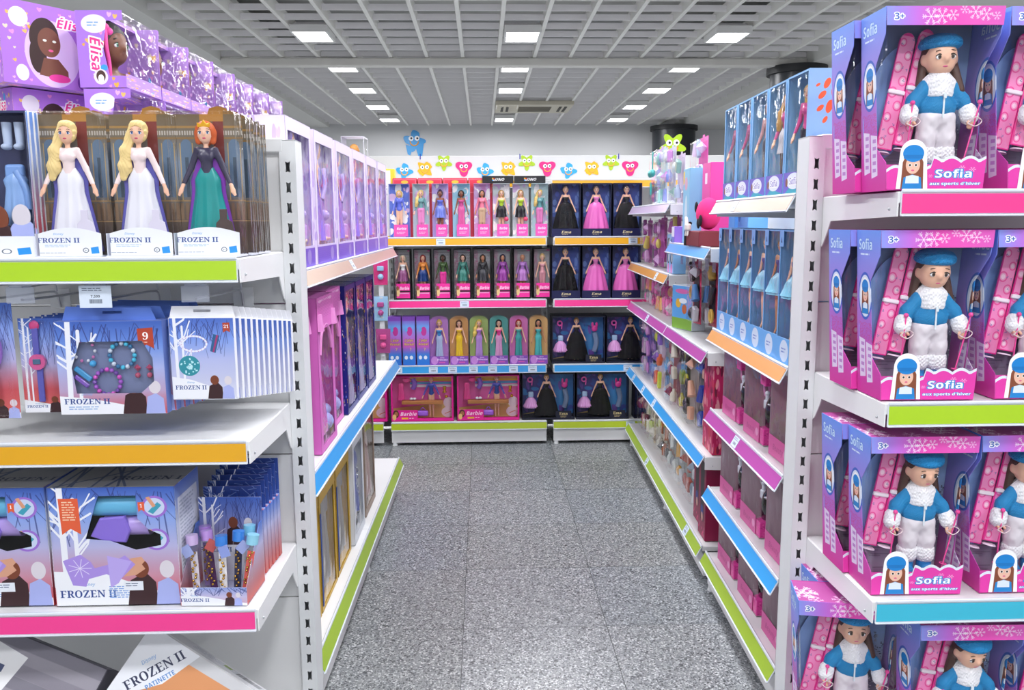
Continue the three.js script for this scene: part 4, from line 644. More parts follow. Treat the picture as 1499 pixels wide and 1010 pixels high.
{
  const t = thing('glove_toy_box', 'glove toy box in the second row behind the front glove boxes', 'boxed toy', 'winter glove toy boxes'); put(t, -.90, .562, -2.02); part('carton', [RB(.27, .275, .14, .002, 0, .1375, 0)], M(0x7f86b8, .5), t); part('top_print', B(.268, .001, .138, 0, .276, 0), gloveTop, t);
  // tube display
  const db = thing('tube_display_box', 'open cardboard display box holding bracelet tubes', 'display box'); put(db, -.598, .562, -1.835, -.04);
  const w = .146, d = .13; const dispF = T(tex(384, 128, (g, W, H) => { forest(g, W, H, ['#8fa0d8', '#c4bcdc', '#c89aa8']); g.fillStyle = '#eef0f6'; g.beginPath(); g.moveTo(0, H); g.lineTo(0, 60); g.bezierCurveTo(120, 40, 220, 90, W, 110); g.lineTo(W, H); g.fill(); title(g, 80, 88, 32); cloaks(g, 300, 128, 96); }));
  const dispS = T(tex(256, 256, (g, W, H) => { g.fillStyle = grad(g, 0, 0, 0, H, ['#4f74c8', '#b8b8dc', '#b88a98', '#c85048']); g.fillRect(0, 0, W, H); }));
  const dispB = T(tex(384, 512, (g, W, H) => { forest(g, W, H, ['#3a5cb4', '#b8b0d4', '#c8a8bc']); g.fillStyle = '#eef0f6'; g.beginPath(); g.moveTo(0, H); g.lineTo(0, 260); g.bezierCurveTo(120, 240, 220, 320, W, 310); g.lineTo(W, H); g.fill(); cloaks(g, 240, 290, 170); title(g, 90, 320, 38); }));
  part('front_lip', B(w, .042, .0015, 0, .021, d / 2), dispF, db); part('floor_tray', B(w, .0015, d, 0, .001, 0), M(0xb9bcd8, .6), db);
  for (const s of [-1, 1]) { const sg = poly([[-d / 2, 0], [d / 2, 0], [d / 2, .042], [-d / 2 + .02, .15], [-d / 2, .15]], .0015); const p = sg.attributes.position, u = sg.attributes.uv; for (let i = 0; i < p.count; i++) u.setXY(i, p.getX(i) / d + .5, p.getY(i) / .15); part('side_wall', sg.rotateY(-PI / 2).translate(s * w / 2, 0, 0), dispS, db); }
  part('back_card', B(w, .205, .0015, 0, .103, -d / 2), dispB, db);
  const caps = [0xc9b0de, 0xb890d8, 0x2f7fd8, 0x3a86dc, 0x8fd0e8, 0xa87fd0, 0x7cc8e6];
  [[-.05, .035], [-.022, .005], [.012, .040], [.032, .012], [.055, .03], [-.045, -.02], [.045, -.025]].forEach(([x, z], i) => {
    const tb = thing('bracelet_tube', ['clear tube with a pale lilac cap and gold charm bracelet', 'clear tube with a purple cap and charm bracelet', 'clear tube with a bright blue cap and gold charm bracelet', 'clear tube with a blue cap tucked behind another blue one', 'clear tube with an aqua cap and gold charm bracelet', 'clear tube with a violet cap in the back of the display', 'clear tube with an aqua cap in the back of the display'][i], 'toy tube', 'bracelet tubes in the display box');
    db.updateMatrixWorld(true); tb.position.copy(db.localToWorld(V(x, .003, z))); tb.rotation.set(-.1, 0, [.06, .1, .02, -.05, -.16, .03, -.05][i]);
    part('tube', C(.0115, .0115, .125, 0, .063, 0, 16), CLEAR, tb); part('cap', [C(.0135, .0135, .022, 0, .134, 0, 16)], M(caps[i], .3, { clearcoat: 1 }), tb); part('insert', B(.016, .10, .001, 0, .055, -.004), M([0xe8e4f2, 0x5a3468, 0xf2f2f6, 0x3a3f66, 0xe9645a, 0x9a86c0, 0xd8e4f2][i], .5), tb);
    part('bracelet', [...Array(13)].map((_, k) => S(.0032, .004 * Math.sin(k * 1.7), .02 + k * .007, .003, 1, 1, 1, 7)), M(0xc9a04a, .25, { metalness: .9 }), tb); if (i < 4) part('swing_tag', plane(.022, .026, 0, 0, 0).rotateZ([.5, -.6, .3, -.7][i]).translate([-.008, .012, .01, .014][i], .112, .0148), M([0x9aa6d8, 0xc05a58, 0x8a9ad8][i % 3], .5), tb);
  });
  const bc = T(tex(256, 512, (g, W, H) => { forest(g, W, H, ['#243e8a', '#3a5cb4', '#9aa8d8', '#c05a5c']); for (let i = 0; i < 40; i++) { g.strokeStyle = '#6f86c4'; g.lineWidth = 4; g.beginPath(); const x = rr(0, W), y = rr(0, H * .35); g.moveTo(x, y); g.lineTo(x + rr(-60, 60), y + rr(-50, 50)); g.stroke(); } }));
  for (let k = 0; k < 6; k++) { const c = thing('forest_display_box', 'tall blue forest-print display box stacked behind the bracelet tubes', 'display box', 'forest-print display boxes'); put(c, -.598 + .002 * k, .562, -1.925 - .026 * k); part('back_card', B(.135, .222 + .006 * k, .0015, 0, (.222 + .006 * k) / 2, -.006), bc, c); part('carton', RB(.135, .16, .022, .002, 0, .08, .004), dispS, c); }
  // boxes lying in the bottom compartment
  const patTop = T(tex(768, 512, (g, W, H) => { g.fillStyle = '#c8c9cc'; g.fillRect(0, 0, W, H); fillP(g, '#d8935f', [[150, 60], [W, 40], [W, H], [60, H]]); fillP(g, '#e9ecf2', [[0, 0], [250, 0], [180, 190], [60, 330], [0, 360]]); g.save(); g.translate(120, 160); g.rotate(-1.1); title(g, 0, 0, 56, '#222a4c'); txt(g, 'PATINETTE', 0, 48, 28, '#5a8ac8'); g.restore(); fillP(g, '#3a2226', [[0, 400], [110, 340], [150, 430], [120, 512], [0, 512]]); fillP(g, '#f4f4f2', [[250, 330], [380, 300], [400, 430], [270, 470]]); g.lineWidth = 26; g.strokeStyle = '#2f8fc0'; g.lineCap = 'round'; g.beginPath(); g.moveTo(420, 470); g.quadraticCurveTo(520, 360, 640, 380); g.lineTo(720, 470); g.stroke(); g.strokeStyle = '#3fa8d8'; g.beginPath(); g.ellipse(470, 190, 50, 80, -.6, 0, 7); g.stroke(); g.strokeStyle = '#4a2a5c'; g.lineWidth = 20; g.beginPath(); g.ellipse(470, 190, 46, 76, -.6, 3.5, 6); g.stroke(); }));
  const patSide = T(tex(768, 128, (g, W, H) => { g.fillStyle = '#d3d5d8'; g.fillRect(0, 0, W, H); smallText(g, 180, 24, 520, 3, 10, '#aeb4bc'); g.fillStyle = '#7f9a4a'; g.fillRect(330, 26, 40, 34); g.fillStyle = '#333'; for (let i = 0; i < 30; i++) g.fillRect(400 + i * 4, 26, rr(1, 3), 50); }));
  const PBW = .43, PBH = .245; const cornerAt = (o, P, c) => { const q = V(...c).applyEuler(o.rotation); o.position.set(P[0] - q.x, P[1] - q.y, P[2] - q.z); }; const pb = thing('scooter_box', 'large flat orange-panelled scooter box leaning in the bottom compartment', 'boxed toy'); pb.rotation.set(-.5, .0, -.54); cornerAt(pb, [-.778, .478, -1.86], [-PBW / 2, PBH / 2, .045]);
  part('carton', RB(PBW, PBH, .09, .002), M(0xc2c4c8, .5), pb); part('front_print', plane(PBW - .004, PBH - .004, 0, 0, .0458), patTop, pb); part('side_print', B(PBW - .004, .001, .088, 0, PBH / 2 + .0005, 0), patSide, pb);
  const wood = T(tex(512, 384, (g, W, H) => { g.fillStyle = '#8d8994'; g.fillRect(0, 0, W, H); for (let i = 0; i < 9; i++) { g.fillStyle = ['#7d7a86', '#97939e', '#86828e'][i % 3]; g.fillRect(0, i * 44, W, 42); } fillP(g, '#f2f2f4', [[40, 30], [250, 60], [220, 210], [20, 180]]); g.fillStyle = '#4a5478'; g.fillRect(150, 110, 40, 26); g.strokeStyle = '#d8dae2'; g.lineWidth = 12; g.beginPath(); g.ellipse(370, 240, 90, 40, .3, 3.3, 6.1); g.stroke(); }));
  const wb = thing('carry_case_box', 'grey plank-print box lying beside the scooter box', 'boxed toy'); wb.rotation.set(-.6, 0, -.36); cornerAt(wb, [-1.20, .485, -1.90], [-.17, .12, .04]);
  part('carton', RB(.36, .24, .08, .002), M(0x5a5864, .6), wb); part('front_print', plane(.356, .236, 0, 0, .0408), wood, wb); part('handle', tube([[.0, -.04, .04], [.04, -.01, .06], [.09, -.02, .06], [.12, -.05, .04]], .004, 16, 6), M(0xc9ccd4, .4), wb);
}

// ---------------------------------------------------------------- purple styling-head boxes stacked on the left unit
const aisleBehind = unit('white unit carrying the purple styling-head boxes behind the aisle unit', { x: -.962, z: -3.23, ry: -PI / 2 - .0157, w: 2.03, d: .36, baseY: .185, lean: .3, h: 1.57, cap: false, shelves: [{ y: 1.556, c: LIME, d: .34 }, { y: 1.1, c: BLUE }, { y: .65, c: PINK }] });
const hearts = (g, w, h, n) => { const cols = ['#f0b64a', '#e8dcc0', '#ee9ad8', '#f4c46a', '#e9b8ea']; for (let i = 0; i < n; i++) { const x = rr(0, w), y = rr(0, h), s = rr(8, 17); g.fillStyle = cols[i % 5]; g.save(); g.translate(x, y); g.rotate(rr(-.4, .4)); g.beginPath(); g.moveTo(0, s); g.bezierCurveTo(-s * 1.5, -s * .2, -s * .7, -s * 1.2, 0, -s * .4); g.bezierCurveTo(s * .7, -s * 1.2, s * 1.5, -s * .2, 0, s); g.fill(); g.restore(); } };
const elisaWord = (g, x, y, px) => { txt(g, 'Élisa', x, y, px, '#f0338f', { out: '#fff', style: 'italic bold' }); ell(g, '#3fa6e6', x + px * .95, y - px * .55, px * .2, px * .25); };
const hairIcon = (g, x, y, s) => { ell(g, '#f4e6f4', x, y, s * 1.15); ell(g, '#4a2c24', x, y - s * .1, s * .75, s * .85); ell(g, '#fff', x, y + s * .25, s * .48, s * .6); };
const elA = T(tex(512, 512, (g, w, h) => { g.fillStyle = '#b277dc'; g.fillRect(0, 0, w, h); hearts(g, w, h, 60); elisaWord(g, 250, 110, 100); smallText(g, 120, 170, 280, 1, 10, '#f08ac8'); for (const [x, y] of [[90, 290], [250, 290], [410, 290], [90, 430], [250, 430], [410, 430]]) hairIcon(g, x, y, 48); }));
const elB = T(tex(512, 512, (g, w, h) => { g.fillStyle = '#b57ade'; g.fillRect(0, 0, w, h); hearts(g, w, h, 50); ell(g, '#e2c6f4', 270, 300, 150, 210); elisaWord(g, 380, 100, 76); ell(g, '#3a2420', 230, 200, 80, 120, .1); ell(g, '#3a2420', 190, 320, 46, 110); ell(g, '#7a4a38', 255, 230, 62, 92); fillP(g, '#7a4a38', [[190, 440], [220, 330], [300, 330], [350, 400], [350, 460]]); ell(g, '#e8409c', 300, 450, 60, 26); for (const q of [-1, 1]) ell(g, '#e8efe0', 258 + q * 26, 220, 11, 8); ell(g, '#e05a90', 262, 280, 14, 8); ell(g, '#f0f0f8', 100, 440, 34, 50); ell(g, '#7a3fb0', 430, 460, 30, 46); ell(g, '#f4eef8', 100, 100, 50, 60); }));
const elC = T(tex(256, 384, (g, w, h) => { g.fillStyle = '#b27cf0'; g.fillRect(0, 0, w, h); hearts(g, w, h, 26); ell(g, '#f4eef8', 100, 66, 72, 46); smallText(g, 60, 56, 80, 2, 7, '#7ab0e0'); g.save(); g.translate(96, 210); g.rotate(PI / 2); elisaWord(g, 0, 0, 78); g.restore(); hairIcon(g, 118, 330, 34); }));
const elP = T(tex(256, 256, (g, w, h) => { g.fillStyle = '#b58ad8'; g.fillRect(0, 0, w, h); hearts(g, w, h, 26); elisaWord(g, 150, 210, 44); }));
const headG = (() => { const G = {}, hy = .115; G.bust = net(blend([elp(0, hy, 0, .042, .05, .045), elp(0, hy - .025, .014, .028, .024, .026), elp(0, hy - .008, .044, .006, .008, .007), cap(0, .08, -.006, .018, 0, .045, -.006, .018), cap(-.035, .025, 0, .024, .035, .025, 0, .024)], .012), [-.07, -.002, -.05], [.07, .18, .06], .004); G.hair = net(cut(blend([elp(0, hy + .01, -.008, .049, .055, .047), cap(-.04, hy, -.02, .02, -.05, .03, -.01, .016)], .01), elp(0, hy - .016, .042, .036, .046, .036)), [-.08, -.002, -.07], [.07, .19, .06], .004); G.face = faceGeo(hy, .043, 0x6fa890, 0xc0506a, 0x2a1a18); G.braid = merge([tube([[-.036, .15, .022], [-.046, .11, .03], [-.044, .06, .034], [-.046, .02, .036]], .006, 24, 6), S(.013, -.034, .155, .02, 1, 1, .6), S(.011, -.046, .142, .022, 1, 1, .6), S(.011, -.026, .146, .026, 1, 1, .6)]); return G; })();
function stylingBox(label, group, full, two) {
  const t = thing('styling_head_box', label, 'boxed toy', group), w = .232, h = .196, d = .122;
  part('carton', [B(w, h, .0015, 0, h / 2, -d / 2), B(w, .0015, d, 0, .001, 0), B(.0015, h, d, w / 2, h / 2, 0), B(w, .012, d * .5, 0, h - .006, -d * .25)], elP, t);
  part('backing_card', plane(w - .004, h - .004, 0, h / 2, -d / 2 + .002), elP, t);
  const sg = poly([[-d / 2, 0], [d / 2, 0], [d / 2, .03], [.018, .03], [.006, .1], [.018, .17], [d / 2, .172], [d / 2, h], [-d / 2, h]], .0012); { const p = sg.attributes.position, u = sg.attributes.uv; for (let i = 0; i < p.count; i++) u.setXY(i, (p.getX(i) + d / 2) / d, p.getY(i) / h); }
  part('side_print', two ? B(.0012, h, d, -w / 2, h / 2, 0) : sg.rotateY(-PI / 2).translate(-w / 2 + .001, 0, 0), two ? elA : elC, t);
  part('front_label', plane(w, .036, 0, .018, d / 2), elP, t);
  if (two) part('front_print', plane(w, h, 0, h / 2, d / 2 + .001), elB, t);
  else if (full) { const k = part('styling_head', headG.bust, M(0x7a4c38, .45), t, 'brown styling head'); k.position.set(-.045, .004, -.006); k.rotation.y = -.35; part('hair', headG.hair, M(0x1d1516, .5), k); part('face', headG.face, VC, k); part('braid', headG.braid, M(0xf04aa4, .5), k, 'pink braid clip'); }
  if (!two) part('window', [RB(w - .003, h - .004, d - .003, .012, 0, h / 2, .001, 3)], CLEAR, t, 'shiny clear plastic cover');
  return t;
}
for (let i = 0; i < 7; i++) {
  put(stylingBox(i === 0 ? 'purple heart-print styling-head box nearest the gown dolls, on the upper tier' : 'shiny purple heart-print styling-head box in the upper tier', 'upper tier of purple styling-head boxes', true), -1.0 + .003 * i, 1.757, -2.455 - .243 * i, PI / 2 - .02);
  put(stylingBox('purple heart-print styling-head box in the lower tier', 'lower tier of purple styling-head boxes', false), -.992 + .003 * i, 1.558, -2.455 - .243 * i, PI / 2 - .02);
}
{ const b = put(stylingBox('purple box with a printed girl portrait turned at an angle on the upper tier', null, false, true), -1.19, 1.757, -2.38, .95); b.scale.setScalar(1.06); }
put(stylingBox('purple box with a printed girl portrait turned at an angle on the lower tier', null, false, true), -1.21, 1.558, -2.44, .95);

// ---------------------------------------------------------------- left aisle doll boxes
const hash = (cols, n, s0, s1, bgc, w = 256, h = 256) => tex(w, h, (g) => { g.fillStyle = bgc; g.fillRect(0, 0, w, h); for (let i = 0; i < n; i++) { g.fillStyle = cols[Math.floor(rnd() * cols.length)]; const s = rr(s0, s1); g.beginPath(); g.ellipse(rr(0, w), rr(0, h), s, s * .7, rr(0, 3), 0, 7); g.fill(); } });
const leop = T(hash(['#cdb6ea', '#d6c2ee'], 46, 8, 18, '#e9def6'), .4), lilacIn = T(hash(['#a58ae0', '#b89aea', '#8f74d4', '#c6b2f0'], 120, 10, 34, '#a184de'), .5);
const lilacLab = T(tex(512, 96, (g, w, h) => { g.fillStyle = '#7f5fd2'; g.fillRect(0, 0, w, h); g.strokeStyle = '#6a4cc0'; for (let i = 0; i < 10; i++) g.strokeRect(0, i * 10, w, 4); g.fillStyle = '#d8ccf4'; g.fillRect(0, 0, w, 10); ell(g, '#a08cd8', 380, 50, 44, 34); }), .35);
for (let i = 0; i < 6; i++) {
  const b = windowBox('lilac_doll_box', 'tall pale lilac leopard-print doll box above the silver rail', 'lilac doll boxes on the top left shelf', { w: .295, h: .40, d: .11, inset: .034, carton: leop, inside: lilacIn, top: .035, bot: .06, side: .022, label: lilacLab });
  on(aisleLeft, b, -.86 + .338 * i, 1.272, .335, 0); addDoll(b, { hr: .026, skin: 1, cell: .0042, hair: ['straight', [0x9f86d8, 0xc8b0e8, 0x8a66c8][i % 3]], top: 0xb39ae6, zs: .4, skirt: ['gown', 0x9a7be0] }, -.03, .065, .038, 1.05, .2);
  part('accessory', [RB(.04, .055, .03, .008, .09, .095, .03), S(.018, .085, .15, .03), tube([[.06, .2, .03], [.09, .25, .035], [.1, .3, .03]], .008, 12, 6), S(.05, -.07, .3, .02, .8, 1.2, .3), S(.05, .04, .33, .015, 1.1, .6, .3)], satin(0xc3aef0), b); part('doll_shoes', [S(.012, .06, .075, .03, 1, .7, 1.6), S(.012, .085, .075, .03, 1, .7, 1.6)], M(0xe6d2b0, .4), b);
}
const pinkF = T(tex(384, 640, (g, w, h) => { g.fillStyle = '#dc74c4'; g.fillRect(0, 0, w, h); g.strokeStyle = '#b54d9e'; g.lineWidth = 5; for (let i = 0; i < 7; i++) { g.strokeRect(16 + i * 4, 16 + i * 60, w - 32 - i * 8, 34); } ell(g, '#f0b8e0', 70, 80, 40, 30); ell(g, '#f0b8e0', 310, 80, 40, 30); smallText(g, 90, 60, 200, 2, 10, '#f6d4ee'); }), .4);
const pinkIn = T(hash(['#6a5a62', '#8a7480', '#c86ab4', '#9a8a92'], 90, 10, 40, '#77656f'), .5);
for (let i = 0; i < 3; i++) {
  const b = windowBox('castle_doll_box', 'tall pink doll box with an arched castle window', 'pink castle doll boxes', { w: .245, h: .475, d: .10, inset: .045, carton: M(0xd66fc2, .45), inside: pinkIn, top: .1, bot: .02, side: .03, frame: M(0xd873c4, .45), topLabel: pinkF });
  on(aisleLeft, b, -.885 + .262 * i, .702, [.32, .345, .32][i]); addDoll(b, { hr: .02, skin: [1, 3, 1][i], hair: [['straight', 'long', 'updo'][i], [0x3a2a26, 0xd8b878, 0x5a3424][i]], top: 0xe06ac0, zs: .36, skirt: ['ball', 0xd982d0] }, 0, .03, .018, 1.22, .1);
  part('arch_trim', [tube([[-.09, .30, .047], [-.06, .36, .047], [0, .385, .047], [.06, .36, .047], [.09, .30, .047]], .006, 20, 6), C(.016, .022, .05, -.1, .40, .045, 8), C(.016, .022, .05, .1, .40, .045, 8)], M(0xe58fd0, .4), b); part('toy_pet', [S(.03, .07, .06, .02), S(.02, .085, .095, .02)], M(0xa9b6ee, .5), b);
}
const starT = T(hash(['#f0d070', '#ffffff', '#7fa8ff', '#e8c24a'], 170, 1.4, 3.4, '#12207e'), .35);
for (let i = 0; i < 3; i++) {
  const b = windowBox('starry_doll_box', 'narrow navy starry doll box above the blue rail', 'navy starry doll boxes', { w: .225, h: .47, d: .115, inset: .036, carton: starT, inside: pinkIn, top: .02, bot: .02, side: .02 });
  on(aisleLeft, b, -.10 + .245 * i, .702, .325); addDoll(b, { skin: 1, hair: ['long', [0xcfae72, 0x5a4a3a, 0x9a7a52][i]], top: 0x8a86b0, zs: .4, skirt: ['gown', 0x9c96b4] }, .0, .02, .038, 1.4, .1); part('headband', tube([[-.05, .39, .04], [0, .43, .045], [.05, .39, .04]], .004, 14, 6), M(0xb58a4a, .3, { metalness: .6 }), b);
}
const polF = T(tex(384, 768, (g, w, h) => { g.fillStyle = '#c8a028'; g.fillRect(0, 0, w, h); g.strokeStyle = '#a8841c'; g.lineWidth = 6; g.strokeRect(10, 10, w - 20, h - 20); txt(g, 'Costume', 130, 60, 44, '#fbf3d8', { style: 'italic' }); txt(g, 'POLICIER', 190, 130, 66, '#ffffff'); g.fillStyle = '#4a5266'; g.fillRect(300, 20, 60, 90); }), .4);
const greyIn = T(hash(['#6a6864', '#83807a', '#5a5854', '#96928a'], 110, 8, 46, '#75726d'), .5);
for (let i = 0; i < 3; i++) {
  const b = windowBox('costume_box', 'tall mustard police costume box above the green rail', 'mustard costume boxes', { w: .255, h: .48, d: .11, inset: .04, carton: M(0xc39a26, .45), inside: greyIn, top: .13, bot: .012, side: .022, frame: M(0xc8a028, .45), topLabel: polF });
  on(aisleLeft, b, -.875 + .268 * i, .187, .32); part('costume', [skirt(.34, .05, .05, .085, 9, .01, .22).translate(0, 0, .03), RB(.12, .08, .03, .012, 0, .31, .03)], new_satin(0x8a8782), b, 'folded grey costume'); part('badge', [C(.018, .018, .004, 0, 0, 0, 6).rotateX(PI / 2).translate(.04, .3, .035)], M(0xd0b050, .3, { metalness: .8 }), b); part('corner_strip', B(.012, .30, .002, -.115, .17, .057), M(0x274a9a, .4), b);
}
{
  const b = windowBox('knight_costume_box', 'white box with a blue hooded costume and silver chain above the green rail', null, { w: .24, h: .40, d: .11, inset: .06, carton: M(0xdfe4ea, .4), inside: M(0xc9d2dc, .5), top: .03, bot: .03, side: .03 }); on(aisleLeft, b, -.06, .187, .33);
  part('costume', [skirt(.30, .10, .03, .08, 7, .012, .25).translate(0, 0, .03), S(.05, 0, .30, .03, 1, .9, .4)], new_satin(0x1c3fa8), b); part('chain', [...Array(16)].map((_, i) => new THREE.TorusGeometry(.009, .003, 5, 10).rotateY(i % 2 ? 1.2 : 0).translate(.02 + .02 * Math.sin(i), .07 + i * .012, .04)), M(0xc8cdd4, .2, { metalness: .95 }), b); part('buckle', RB(.05, .06, .02, .006, .03, .06, .03), M(0x22242a, .3), b);
  const c = windowBox('fairy_costume_box', 'tall beige doll costume box at the far end of the green rail', null, { w: .27, h: .47, d: .11, inset: .06, carton: M(0x9c8a7c, .5), inside: T(hash(['#b48f86', '#8a7a72', '#c9a598'], 70, 10, 40, '#94837a'), .5), top: .05, bot: .03, side: .02 }); on(aisleLeft, c, .26, .187, .325); part('costume', [skirt(.38, .06, .03, .1, 8, .014, .2).translate(0, 0, .03)], new_satin(0xb08a84), c);
  const yb = thing('yellow_box', 'yellow-edged white box standing beyond the left aisle unit', 'boxed toy'); put(yb, -.60, 1.302, -5.33);
  part('carton', RB(.12, .42, .09, .002, 0, .21, 0), M(0xf0d63a, .45), yb); part('front_print', plane(.095, .40, -.012, .21, .0455), T(tex(128, 384, (g, w, h) => { g.fillStyle = '#f1f1f4'; g.fillRect(0, 0, w, h); smallText(g, 14, 40, 90, 8, 8, '#a9b6d0'); ell(g, '#b58ab8', 70, 130, 24); })), yb);
  // small hanging packs on the side of the back units, left of the doll rows
  const cols = [0xd8327f, 0x9ac6e6, 0xb04a8c, 0xe85a9c];
  { const cs = thing('clip_strip', 'white hanging strip clipped to the back unit beside the doll rows', 'display strip'); put(cs, -.62, .5, -5.125); part('strip', RB(.03, .80, .004, .001, 0, .4, 0), M(0xd8dadd, .4), cs); for (let i = 0; i < 6; i++) part('clip', RB(.02, .012, .012, .003, 0, .08 + i * .12, .004), M(0xc8ccd2, .3), cs); part('bracket', RB(.03, .012, .03, .002, 0, .79, -.014), M(0xd8dadd, .4), cs); }
  [[-.62, 1.02, 'magenta'], [-.625, .80, 'pale blue'], [-.615, .60, 'plum']].forEach(([x, y, n], i) => { const p = thing('small_hanging_pack', n + ' hanging accessory pack at the end of the left aisle unit', 'carded toy', null); put(p, x, y, -5.118, .0); part('card', poly([[-.04, 0], [.04, 0], [.045, .15], [-.045, .15]], .002), M(cols[i], .4), p); part('contents', [S(.018, 0, .05, .012), RB(.04, .03, .02, .006, 0, .10, .012)], M(cols[(i + 1) % 4], .35), p); part('blister', RB(.07, .13, .03, .01, 0, .07, .012), CLEAR, p); });
  const cl = windowBox('clear_topped_box', 'small clear-lidded white pack standing above the far lilac doll boxes', null, { w: .12, h: .10, d: .1, carton: M(0xdfe2e6, .4), inside: M(0xc8ccd4, .5), bot: .02, side: .006, top: .006, clearSides: true }); on(aisleLeft, cl, .62, 1.672, .30); part('contents', [S(.02, -.02, .05, 0), S(.016, .03, .045, 0)], M(0xe0a050, .4), cl);
}

// ---------------------------------------------------------------- right aisle, near unit
{
  const side = T(tex(256, 768, (g, w, h) => { g.fillStyle = '#8fc4f2'; g.fillRect(0, 0, w, h); for (const [x, y, s, a] of [[120, 90, 44, .5], [170, 150, 48, -.2], [90, 160, 40, .8], [140, 230, 52, .3], [200, 230, 40, -.5], [80, 240, 34, .9], [180, 310, 40, .1], [115, 310, 30, .6], [60, 100, 20, 1], [215, 110, 24, -.6]]) ell(g, '#ee6a3c', x, y, s * .42, s * .8, a); ell(g, '#b4daf6', 170, 560, 150, 150); g.fillStyle = '#b4daf6'; g.fillRect(20, 560, 300, 208); }), .4);
  const meadow = T(tex(256, 512, (g, w, h) => { g.fillStyle = grad(g, 0, 0, 0, h, ['#7c7a82', '#9a948c', '#a39a88', '#8f9a5c', '#7a9a3c']); g.fillRect(0, 0, w, h); for (let i = 0; i < 300; i++) { g.fillStyle = ['#6f9430', '#8fb04a', '#5a7a2c'][i % 3]; g.fillRect(rr(0, w), rr(h * .78, h), 3, rr(8, 26)); } }), .5);
  const lab = T(tex(384, 160, (g, w, h) => { g.fillStyle = '#6f62c8'; g.fillRect(0, 0, w, h); fillP(g, '#2fa3b8', [[0, 160], [120, 100], [384, 140], [384, 160]]); ell(g, '#e6ecf8', 190, 62, 130, 56); txt(g, 'Sofia', 190, 62, 66, '#8a86c8', { out: '#ffffff' }); ell(g, '#8a5a4a', 60, 70, 22, 30); }), .4);
  const out = [{ top: 0xd94a94, sleeves: 0xd94a94, trousers: 0x2a2a36, hair: ['straight', 0xe0b45c] }, { top: 0xd94a94, sleeves: 0xe0609c, skirt: ['short', 0xd8d4d8], trousers: 0x2a2a36, hair: ['long', 0xd6a452] }, { sleeves: 0xd8a0a0, trousers: 0x5a5a60, hair: ['bob', 0x7a4a30] }, { sleeves: 0xc84a88, trousers: 0x30303a, hair: ['straight', 0x8a5a3a] }, { sleeves: 0xb84a7c, trousers: 0x3a3a42, hair: ['bob', 0x6a4030] }];
  for (let i = 0; i < 5; i++) {
    const b = windowBox('meadow_doll_box', i === 0 ? 'tall sky-blue doll box with orange leaf print showing on its side' : 'tall sky-blue doll box with a meadow backdrop', i ? 'sky-blue meadow doll boxes' : null, { w: .152, h: .315, d: .10, inset: .06, carton: M(0x86bdf0, .4), inside: meadow, bot: .062, side: .006, top: .005, label: lab, sideArt: side });
    on(aisleRightNear, b, .352 - .168 * i, 1.464, .352, (i === 0 ? .03 : 0)); addDoll(b, { skin: 1, cell: .0042, spread: .6, zs: .75, ...out[i] }, .01, .012, .022, .98, .5);
    part('doll_bag', [RB(.022, .016, .012, .004, .05, .10, .02)], M(0xf03a94, .35), b);
  }
  const tabT = T(tex(96, 128, (g, w, h) => { g.fillStyle = '#7fb2ee'; g.fillRect(0, 0, w, h); txt(g, '★', w / 2, 50, 56, '#2b4a94'); fillP(g, '#2b4a94', [[48, 50], [64, 98], [32, 98]]); }), .4), ovT = T(tex(256, 128, (g, w, h) => { g.fillStyle = '#6cb0ee'; g.fillRect(0, 0, w, h); ell(g, '#d4e2f6', 128, 64, 64, 56); smallText(g, 86, 50, 80, 2, 8, '#7f96d0'); }), .4), mauve = T(hash(['#7a666a', '#8c7678', '#6e5c60'], 80, 6, 30, '#7f6b6e'), .5);
  for (let i = 0; i < 6; i++) {
    const b = windowBox('tutu_doll_box', 'slim blue-framed doll box with an aqua tutu doll', 'blue-framed tutu doll boxes', { w: .122, h: .365, d: .09, inset: .05, carton: M(0x7fb6ee, .4), inside: mauve, bot: .07, side: .005, top: .004, label: ovT });
    on(aisleRightNear, b, .345 - .136 * i, 1.007, .362, .05); addDoll(b, { skin: [1, 3, 1][i % 3], hair: ['updo', [0xd2a060, 0x4a2e26, 0xb88a50][i % 3]], top: 0x5a4a86, spread: .6, zs: .5, skirt: ['tutu', 0x8fd4ee] }, .005, .06, .02, 1.0, .3);
    part('top_tab', plane(.03, .045, -.046, .342, .0465), tabT, b); part('wand', [bar([.03, .1, .03], [.045, .3, .03], .002), S(.006, .045, .3, .03)], M(0xcfa45a, .4), b);
  }
  const pc = M(0xd93a98, .45), pcLab = T(tex(256, 96, (g, w, h) => { g.fillStyle = '#d45a9e'; g.fillRect(0, 0, w, h); txt(g, 'Beauty', 120, 48, 40, '#b83a82', { style: 'italic bold' }); ell(g, '#e8a0c8', 220, 48, 20); }), .4), pinkPat = T(hash(['#f05cb0', '#c82a86'], 60, 4, 12, '#e03c9c'), .4);
  const where = ['above the lilac rail', 'above the blue rail', 'above the green base rail'];
